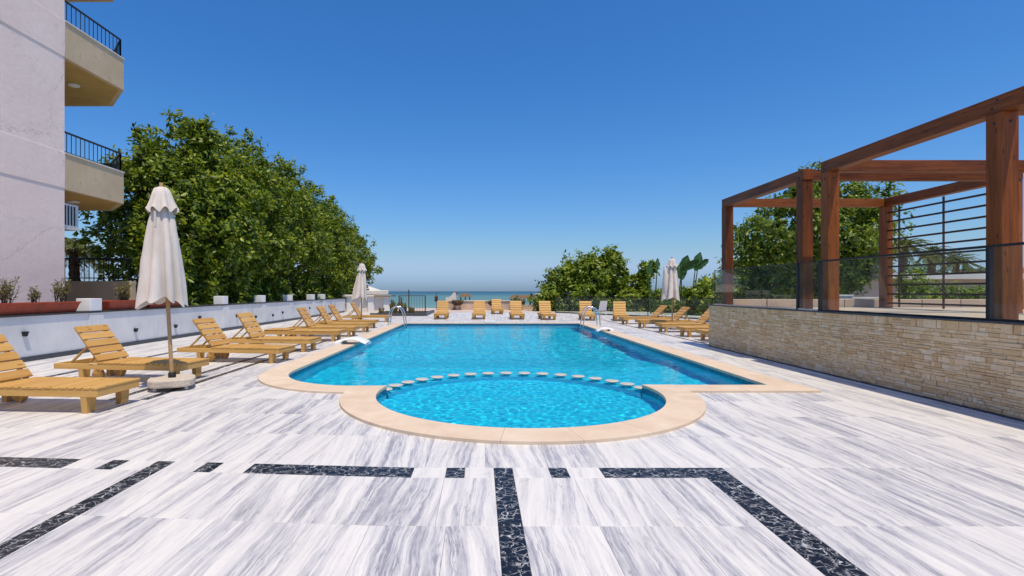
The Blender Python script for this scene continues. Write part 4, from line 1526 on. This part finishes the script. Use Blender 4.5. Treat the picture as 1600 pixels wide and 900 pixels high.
# pale houses and walls behind the pergola
t = thing('pale_house', 'low beige house with flat roof edge seen through the pergola screen', 'house', (24, 32, 0))
mb = MB(); mb.box(-1.5, 24, 0, 8, -.4, 2.15); mb.build('wall', 'far_beige', t)
mb = MB(); mb.box(-1.9, 24.4, -.4, 8.4, 2.152, 2.5); mb.build('roof_edge', 'far_white', t)
for i in range(5):
    x = 2 + i * 4.3
    mb = MB(); mb.box(x, x + 1.6, -.03, .05, .9, 1.9); w_ = mb.build('window', 'dark_glass', t)
    mb = MB(); mb.box(x - .1, x + 1.7, -.08, -.002, .8, .9); mb.build('sill', 'far_white', w_)
t = thing('tiled_house', 'far house with a low red tiled roof seen through the glass balustrade', 'house', (25.5, 42, 0))
mb = MB(); mb.box(-4.6, 5.5, 0, 6, -.4, 1.2); mb.build('wall', 'far_beige', t)
mb = MB(); mb.add([(-5.0, -.6, 1.202), (6.1, -.6, 1.202), (6.1, 6.6, 1.202), (-5.0, 6.6, 1.202), (-2.5, 3, 1.85), (3, 3, 1.85)], [(0, 1, 5, 4), (1, 2, 5), (2, 3, 4, 5), (3, 0, 4), (3, 2, 1, 0)]); mb.build('roof', 'roof_tile', t)
for i in range(2):
    mb = MB(); mb.box(-3.5 + i * 5, -2.3 + i * 5, -.03, .05, .2, .95); mb.build('window', 'dark_glass', t)
t = thing('hillside_house', 'distant flat topped house on the rise beyond the palms', 'house', (66, 62, 0))
mb = MB(); mb.box(-6, 8, 0, 8, -1, 3.4); mb.build('wall', 'far_beige', t)
mb = MB(); mb.box(-2, 6, 1, 7, 3.402, 4.3); mb.build('upper_storey', 'roof_tile', t)
for i in range(4):
    mb = MB(); mb.box(-4.5 + i * 3, -3.3 + i * 3, -.05, .05, 1.2, 2.4); mb.build('window', 'dark_glass', t)
for i, (x, yy, s_) in enumerate(((44, 56, 1.5), (50, 58, 1.8), (57, 60, 1.7), (38.5, 54, 1.4))):
    tree('far_tree', ['far dark tree between the left and middle palms', 'far dark tree between the middle and right palms', 'far dark tree right of the three palms', 'far dark tree under the leftmost palm'][i], 'tree', (x, yy, 0),
         [(0, 0, 1.6 * s_ * .8, 1.6 * s_, 1.5, 1.1 * s_), (s_, 0, 1.2 * s_, s_, 1.2, .8 * s_)], 420, 12, .4, 'banana_leaf', 60 + i, .15, 'far trees beyond the pergola', spread=.2)
t = thing('terrace_back_wall', 'plain pale wall in front of the beige house', 'wall', (19, 27.8, 0))
mb = MB(); mb.box(0, 24, 0, .3, -.4, 1.0); mb.build('wall_body', 'far_beige', t)
mb = MB(); mb.box(-.05, 24, -.05, .35, 1.002, 1.08); mb.build('coping', 'far_white', t)

# glass fence behind the right loungers
p, q = Vector((4.9, 33.2, 0)), Vector((13.4, 22.6, 0))
t = thing('glass_fence', 'tinted glass fence behind the loungers on the right', 'fence', p)
d = q - p; L = d.length; az = math.atan2(d.y, d.x)
t.rotation_euler.z = az
npan = 6
for i in range(npan):
    a, b = L * i / npan, L * (i + 1) / npan
    mb = MB(); mb.box(a + .04, b - .04, -.006, .006, .06, .98); mb.build('glass_panel', 'dark_glass', t)
    piece('post', 1.04, .04, .04, 'black_metal', t, (a, 0, .52), (0, -PI / 2, 0), .003)
piece('top_rail', L, .05, .035, 'black_metal', t, (L / 2, 0, 1.058), bevel=.003)
piece('base_kerb', L, .14, .07, 'granite', t, (L / 2, 0, .035), bevel=.004)

# ------------------------------------------------------------------ far end of the deck and the sea front
mb = MB(); mb.box(-9.1, 13, 34.0, 41.5, -.3, .02)
tag(mb.build('seaside_path', 'path'), kind='structure')
t = thing('white_parapet', 'low white wall with thick cornice and pillars at the far left', 'wall', (-9.0, 34.6, 0))
mb = MB(); mb.box(-.2, 2.75, .0, .4, 0, 1.0); mb.build('wall_body', 'far_white', t)
for x in (.0, 1.45, 2.5):
    mb = MB(); mb.box(x, x + .42, -.12, -.003, 0, 1.0); mb.build('pillar', 'white_paint', t, bevel=.01)
for a, b, zt in ((-.3, 1.0, 1.16), (1.15, 2.95, 1.13)):
    mb = MB(); mb.box(a, b, -.25, .55, 1.002, zt); mb.build('cornice', 'far_white', t, bevel=.05, seg=3)
mb = MB(); mb.box(1.3, 2.75, .05, .45, 1.17, 1.46); mb.build('block_top', 'far_white', t, bevel=.06, seg=3)
mb = MB(); mb.box(1.9, 3.3, -.3, .1, 1.05, 1.12); mb.build('dark_shelf', 'thatch', t)
t = thing('beach_kiosk', 'pale beach kiosk with a sloped roof beyond the far left wall', 'kiosk', (-12.0, 47, -.3))
mb = MB(); mb.box(-2, 2.4, 0, 3, 0, 1.6); mb.build('wall', 'far_beige', t)
mb = MB(); mb.add([(-2.4, -.4, 1.602), (2.8, -.4, 1.602), (2.8, 3.4, 1.602), (-2.4, 3.4, 1.602), (-.6, 1.5, 2.35), (1, 1.5, 2.35)], [(0, 1, 5, 4), (1, 2, 5), (2, 3, 4, 5), (3, 0, 4), (3, 2, 1, 0)]); mb.build('roof', 'far_white', t)

# kerbed bed with railing, cactus plants and post
t = thing('planting_bed', 'flower bed with a black stone kerb near the left pool ladder', 'flower bed', (-6.2, 28.8, 0))
mb = MB(); mb.box(0, 3.2, 0, .22, 0, .16); mb.build('kerb', 'granite', t, bevel=.01)
mb = MB(); mb.box(3.0, 3.2, .222, 5, 0, .16); mb.build('kerb', 'granite', t, bevel=.01)
mb = MB(); mb.box(.0, 2.99, .23, 5, 0, .10); mb.build('soil', 'soil', t)
t = thing('metal_railing', 'brown metal railing with thin bars standing in the flower bed', 'railing', (-6.2, 29.0, .16))
for x, h in ((1.62, 1.0), (2.17, 1.32), (3.1, 1.0)):
    piece('post', h, .06, .06, 'rust_metal', t, (x, 0, h / 2), (0, -PI / 2, 0), .004)
piece('top_rail', 1.5, .035, .03, 'rust_metal', t, (2.36, 0, .985), bevel=.003)
for i in range(9):
    if abs(1.7 + i * .155 - 2.17) > .05:
        piece('bar', .97, .016, .016, 'rust_metal', t, (1.7 + i * .155, 0, .485), (0, -PI / 2, 0), 0)
def cactus(x, y, h, n_, label, seed):
    t = thing('cactus', label, 'cactus', (x, y, .10), 0, 'cactus clumps in the flower bed')
    rr = random.Random(seed)
    for i in range(n_):
        a = rr.uniform(0, 2 * PI); r_ = rr.uniform(0, .22); lean = rr.uniform(-.12, .12); hh = h * rr.uniform(.5, 1)
        mb = MB(); b = Vector((r_ * math.cos(a), r_ * math.sin(a) * .6, 0)); e = b + Vector((lean + .5 * b.x, 0, hh))
        mb.tube([b, b.lerp(e, .5), b.lerp(e, .9), e], [.045, .055, .045, .012], 7); mb.build('stem', 'cactus_skin', t)
cactus(-4.95, 29.3, .95, 9, 'bushy cactus clump left of the railing post', 1)
cactus(-4.45, 29.4, 1.0, 8, 'tall cactus clump between the two railing posts', 2)
cactus(-3.9, 29.5, .45, 6, 'low cactus clump under the railing bars', 3)
cactus(-5.7, 29.2, .4, 7, 'low cactus clump at the left end of the flower bed', 4)

# low beige wall with bowl planters
t = thing('low_beige_wall', 'low beige wall between the loungers and the sea', 'wall', (-2.45, 38.0, 0))
mb = MB(); mb.box(0, 4.6, 0, .4, 0, .66); mb.build('wall_body', 'far_beige', t)
mb = MB(); mb.box(-.05, 4.65, -.06, .46, .662, .72); mb.build('coping', 'far_white', t)
mb = MB(); mb.box(4.65, 7.0, .05, .35, 0, .38); mb.build('low_wing', 'far_beige', t)
def bowl(x, r_, z_, label, seed, y=37.5):
    t = thing('bowl_planter', label, 'planter', (x, y, z_), 0, 'bowl planters by the low beige wall')
    mb = MB(); mb.lathe([(.05, 0), (r_ * .6, .05), (r_ * .9, .17), (r_, .30), (r_ * .93, .30), (r_ * .85, .24), (0, .23)], 18); mb.build('bowl', 'rust_metal', t)
    nr = np.random.default_rng(seed); n_ = 260
    P = np.stack([nr.uniform(-1, 1, n_) * r_ * .85, nr.uniform(-.6, .6, n_) * r_, nr.uniform(.22, .32, n_)], 1)
    leaf_object('foliage', leaf_arrays(P, nr.normal(size=(n_, 3)) * .6 + np.array([0, 0, .6]), nr.uniform(.1, .22, n_), nr.uniform(.04, .07, n_)), 'dry_leaf', t)
    mb = MB(); mb.lathe([(.16, -z_ + .02), (.12, -z_ * .5), (.16, .02)], 12); mb.build('pedestal', 'far_beige', t)
bowl(-1.65, .46, .33, 'bowl planter right of the leftmost back lounger', 1)
bowl(1.35 - .35, .44, .30, 'small bowl planter right of the second back lounger', 2, 37.2)
bowl(2.75, .6, .36, 'bowl planter with brown plants behind the smallest lounger', 3)

t = thing('white_ruin_wall', 'small white curved beach wall standing against the sea', 'wall', (-2.95, 44, -.3))
mb = MB()
pf = [(0, 0), (.9, 0), (.9, 1.5), (.75, 1.62), (.6, 1.5), (.45, 1.3), (.25, 1.2), (0, 1.18)]
vs_ = [(x, 0, z) for x, z in pf] + [(x, .5, z) for x, z in pf]; n_ = len(pf)
mb.add(vs_, [tuple(range(n_)), tuple(range(2 * n_ - 1, n_ - 1, -1))] + [((i + 1) % n_, i, n_ + i, n_ + (i + 1) % n_) for i in range(n_)]); mb.build('wall_body', 'far_white', t)
mb = MB(); mb.tube([(.84, .2, 1.5), (.98, .2, 1.56)], [.14, .08], 8); mb.build('stone_top', 'rust_metal', t)
def shade(x, y, w, h, zb, label, n_=3):
    t = thing('thatched_shelter', label, 'shelter', (x, y, zb), 0, 'small shelters on the beach')
    for i in range(n_):
        for yy in (0, 1.2):
            mb = MB(); xx = -w / 2 + .1 + (w - .2) * i / (n_ - 1); mb.box(xx - .05, xx + .05, yy - .05, yy + .05, 0, h); mb.build('post', 'rust_metal', t)
    mb = MB(); mb.add([(-w / 2 - .15, -.2, h + .002), (w / 2 + .15, -.2, h + .002), (w / 2 + .15, 1.4, h + .002), (-w / 2 - .15, 1.4, h + .002), (-w / 2 + .2, .6, h + .45), (w / 2 - .2, .6, h + .45)],
                      [(0, 1, 5, 4), (1, 2, 5), (2, 3, 4, 5), (3, 0, 4), (3, 2, 1, 0)]); mb.build('roof', 'thatch', t)
shade(-1.8, 62, 1.3, 2.5, -1.8, 'thatched shelter right of the small white beach wall')
shade(5.2, 60, 3.2, 2.1, -1.6, 'wide thatched shelter beside the large rounded bush', 5)
t = thing('white_hut', 'tiny white hut on the beach above the wide shelter', 'hut', (8.1, 66, -2))
mb = MB(); mb.box(-.9, .9, 0, 2, 0, 3.1); mb.build('wall', 'white_paint', t)
mb = MB(); mb.box(-.3, .3, -.04, .02, .0, 1.9); mb.build('door', 'rust_metal', t)
t = thing('hanging_lantern', 'dark lantern on a thin post against the sea', 'lantern', (-3.2, 37.5, .02))
mb = MB(); mb.tube([(0, 0, 0), (0, 0, 1.35)], .02, 6); mb.build('post', 'rust_metal', t)
mb = MB(); mb.lathe([(0, .62), (.11, .62), (.13, .70), (.12, .95), (.05, 1.06), (0, 1.07)], 8, smooth=False); mb.build('lantern_body', 'rust_metal', t)
t = thing('beach_bush', 'small dark bush on the beach behind the bowl planter', 'bush', (3.3, 47, -.6))
leaf_object('crown', crown_arrays([(0, 0, .9, .5, .5, .7)], 120, 14, .16, 71, spread=.1), 'banana_leaf', t)
mb = MB(); mb.tube([(0, 0, -.2), (0, 0, .9)], .05, 6); mb.build('trunk', 'bark', t)

# ------------------------------------------------------------------ pool fittings
def ladder(x, y, rz, label):
    t = thing('pool_ladder', label, 'ladder', (x, y, 0), rz, 'steel pool ladders')
    for s in (-1, 1):
        mb = MB(); pts = []
        for i in range(15):
            a = PI * i / 14
            pts.append((-.28 + .30 * (1 - math.cos(a)), s * .27, .34 + .44 * math.sin(a)))
        pts = [(-.30, s * .27, .03)] + pts + [(.36, s * .27, .05), (.36, s * .27, -.9)]
        mb.tube(pts, .024, 10); mb.build('handrail', 'steel', t)
    for z in (-.3, -.55, -.8):
        mb = MB(); mb.box(.31, .41, -.25, .25, z, z + .03); mb.build('tread', 'steel', t)
ladder(PXL - .2, 21.0, 0, 'steel pool ladder on the left side of the pool')
ladder(PXR + .2, 20.3, PI, 'steel pool ladder on the right side of the pool')
def spout(x, y, s, label, w=.62, q=.75):
    """a white arched slab that rises from the coping and dips to the water, s = direction towards the pool"""
    t = thing('water_spout', label, 'water spout', (x, y, .034), 0, 'white arched pool spouts')
    mb = MB(); n_ = 14
    top = []; bot = []
    for i in range(n_ + 1):
        f = i / n_
        xx = s * q * (-.62 + 1.05 * f)
        z = .015 + .13 * q * math.sin(PI * min(1, f * .86 + .06)) - .20 * max(0, f - .62) ** 1.3
        top.append((xx, z + .05)); bot.append((xx, z if f > .16 else .0))
    ang = [(-w / 2, -.02), (-w / 2 + .06, 0), (w / 2 - .06, 0), (w / 2, -.02)]
    vs_ = []
    for (xx, z), (_, zb) in zip(top, bot):
        vs_ += [(xx, yy, z + dz) for yy, dz in ang] + [(xx, w / 2, zb), (xx, -w / 2, zb)]
    fs = [(i * 6 + j, i * 6 + (j + 1) % 6, (i + 1) * 6 + (j + 1) % 6, (i + 1) * 6 + j) for i in range(n_) for j in range(6)]
    fs += [tuple(range(6)), tuple(n_ * 6 + j for j in range(5, -1, -1))]
    if s < 0:
        fs = [f[::-1] for f in fs]
    mb.add(vs_, fs, True); mb.build('arched_slab', 'fibre_white', t)
    mb = MB(); mb.box(min(-.66 * s * q, -.4 * s * q), max(-.66 * s * q, -.4 * s * q), -w / 2 - .03, w / 2 + .03, 0, .022); mb.build('foot_plate', 'fibre_white', t, bevel=.006)
spout(PXL - .02, 13.4, 1, 'white arched water spout on the left pool edge')
spout(PXR + .02, 17.6, -1, 'white arched water spout on the right pool edge', .4, .5)
t = thing('starting_block', 'small white block at the middle of the far pool edge', 'block', (.42, 22.27, .034))
mb = MB(); mb.box(-.22, .22, -.22, .22, 0, .09); mb.build('block_body', 'fibre_white', t, bevel=.02)
mb = MB(); mb.box(-.16, .16, -.16, .12, .092, .10); mb.build('lid', 'ac_white', t, bevel=.003)
t = thing('folding_chair', 'white plastic chair next to the right steel ladder', 'chair', (6.0, 25.6, 0), R(200))
for sx in (-.2, .2):
    for sy in (-.2, .2):
        mb = MB(); mb.tube([(sx * 1.15, sy * 1.2, 0), (sx, sy, .42)], .018, 6); mb.build('leg', 'fibre_white', t)
mb = MB(); mb.box(-.23, .23, -.22, .22, .422, .45); mb.build('seat', 'fibre_white', t, bevel=.01)
mb = MB(); mb.add([(-.22, .20, .46), (.22, .20, .46), (.2, .32, .92), (-.2, .32, .92), (-.22, .23, .46), (.22, .23, .46), (.2, .35, .92), (-.2, .35, .92)],
                  [(0, 1, 2, 3), (7, 6, 5, 4), (0, 4, 5, 1), (1, 5, 6, 2), (2, 6, 7, 3), (3, 7, 4, 0)]); mb.build('backrest', 'fibre_white', t)
print('slabs', n_slab, 'stones', len(stones), 'objects', len(bpy.data.objects))
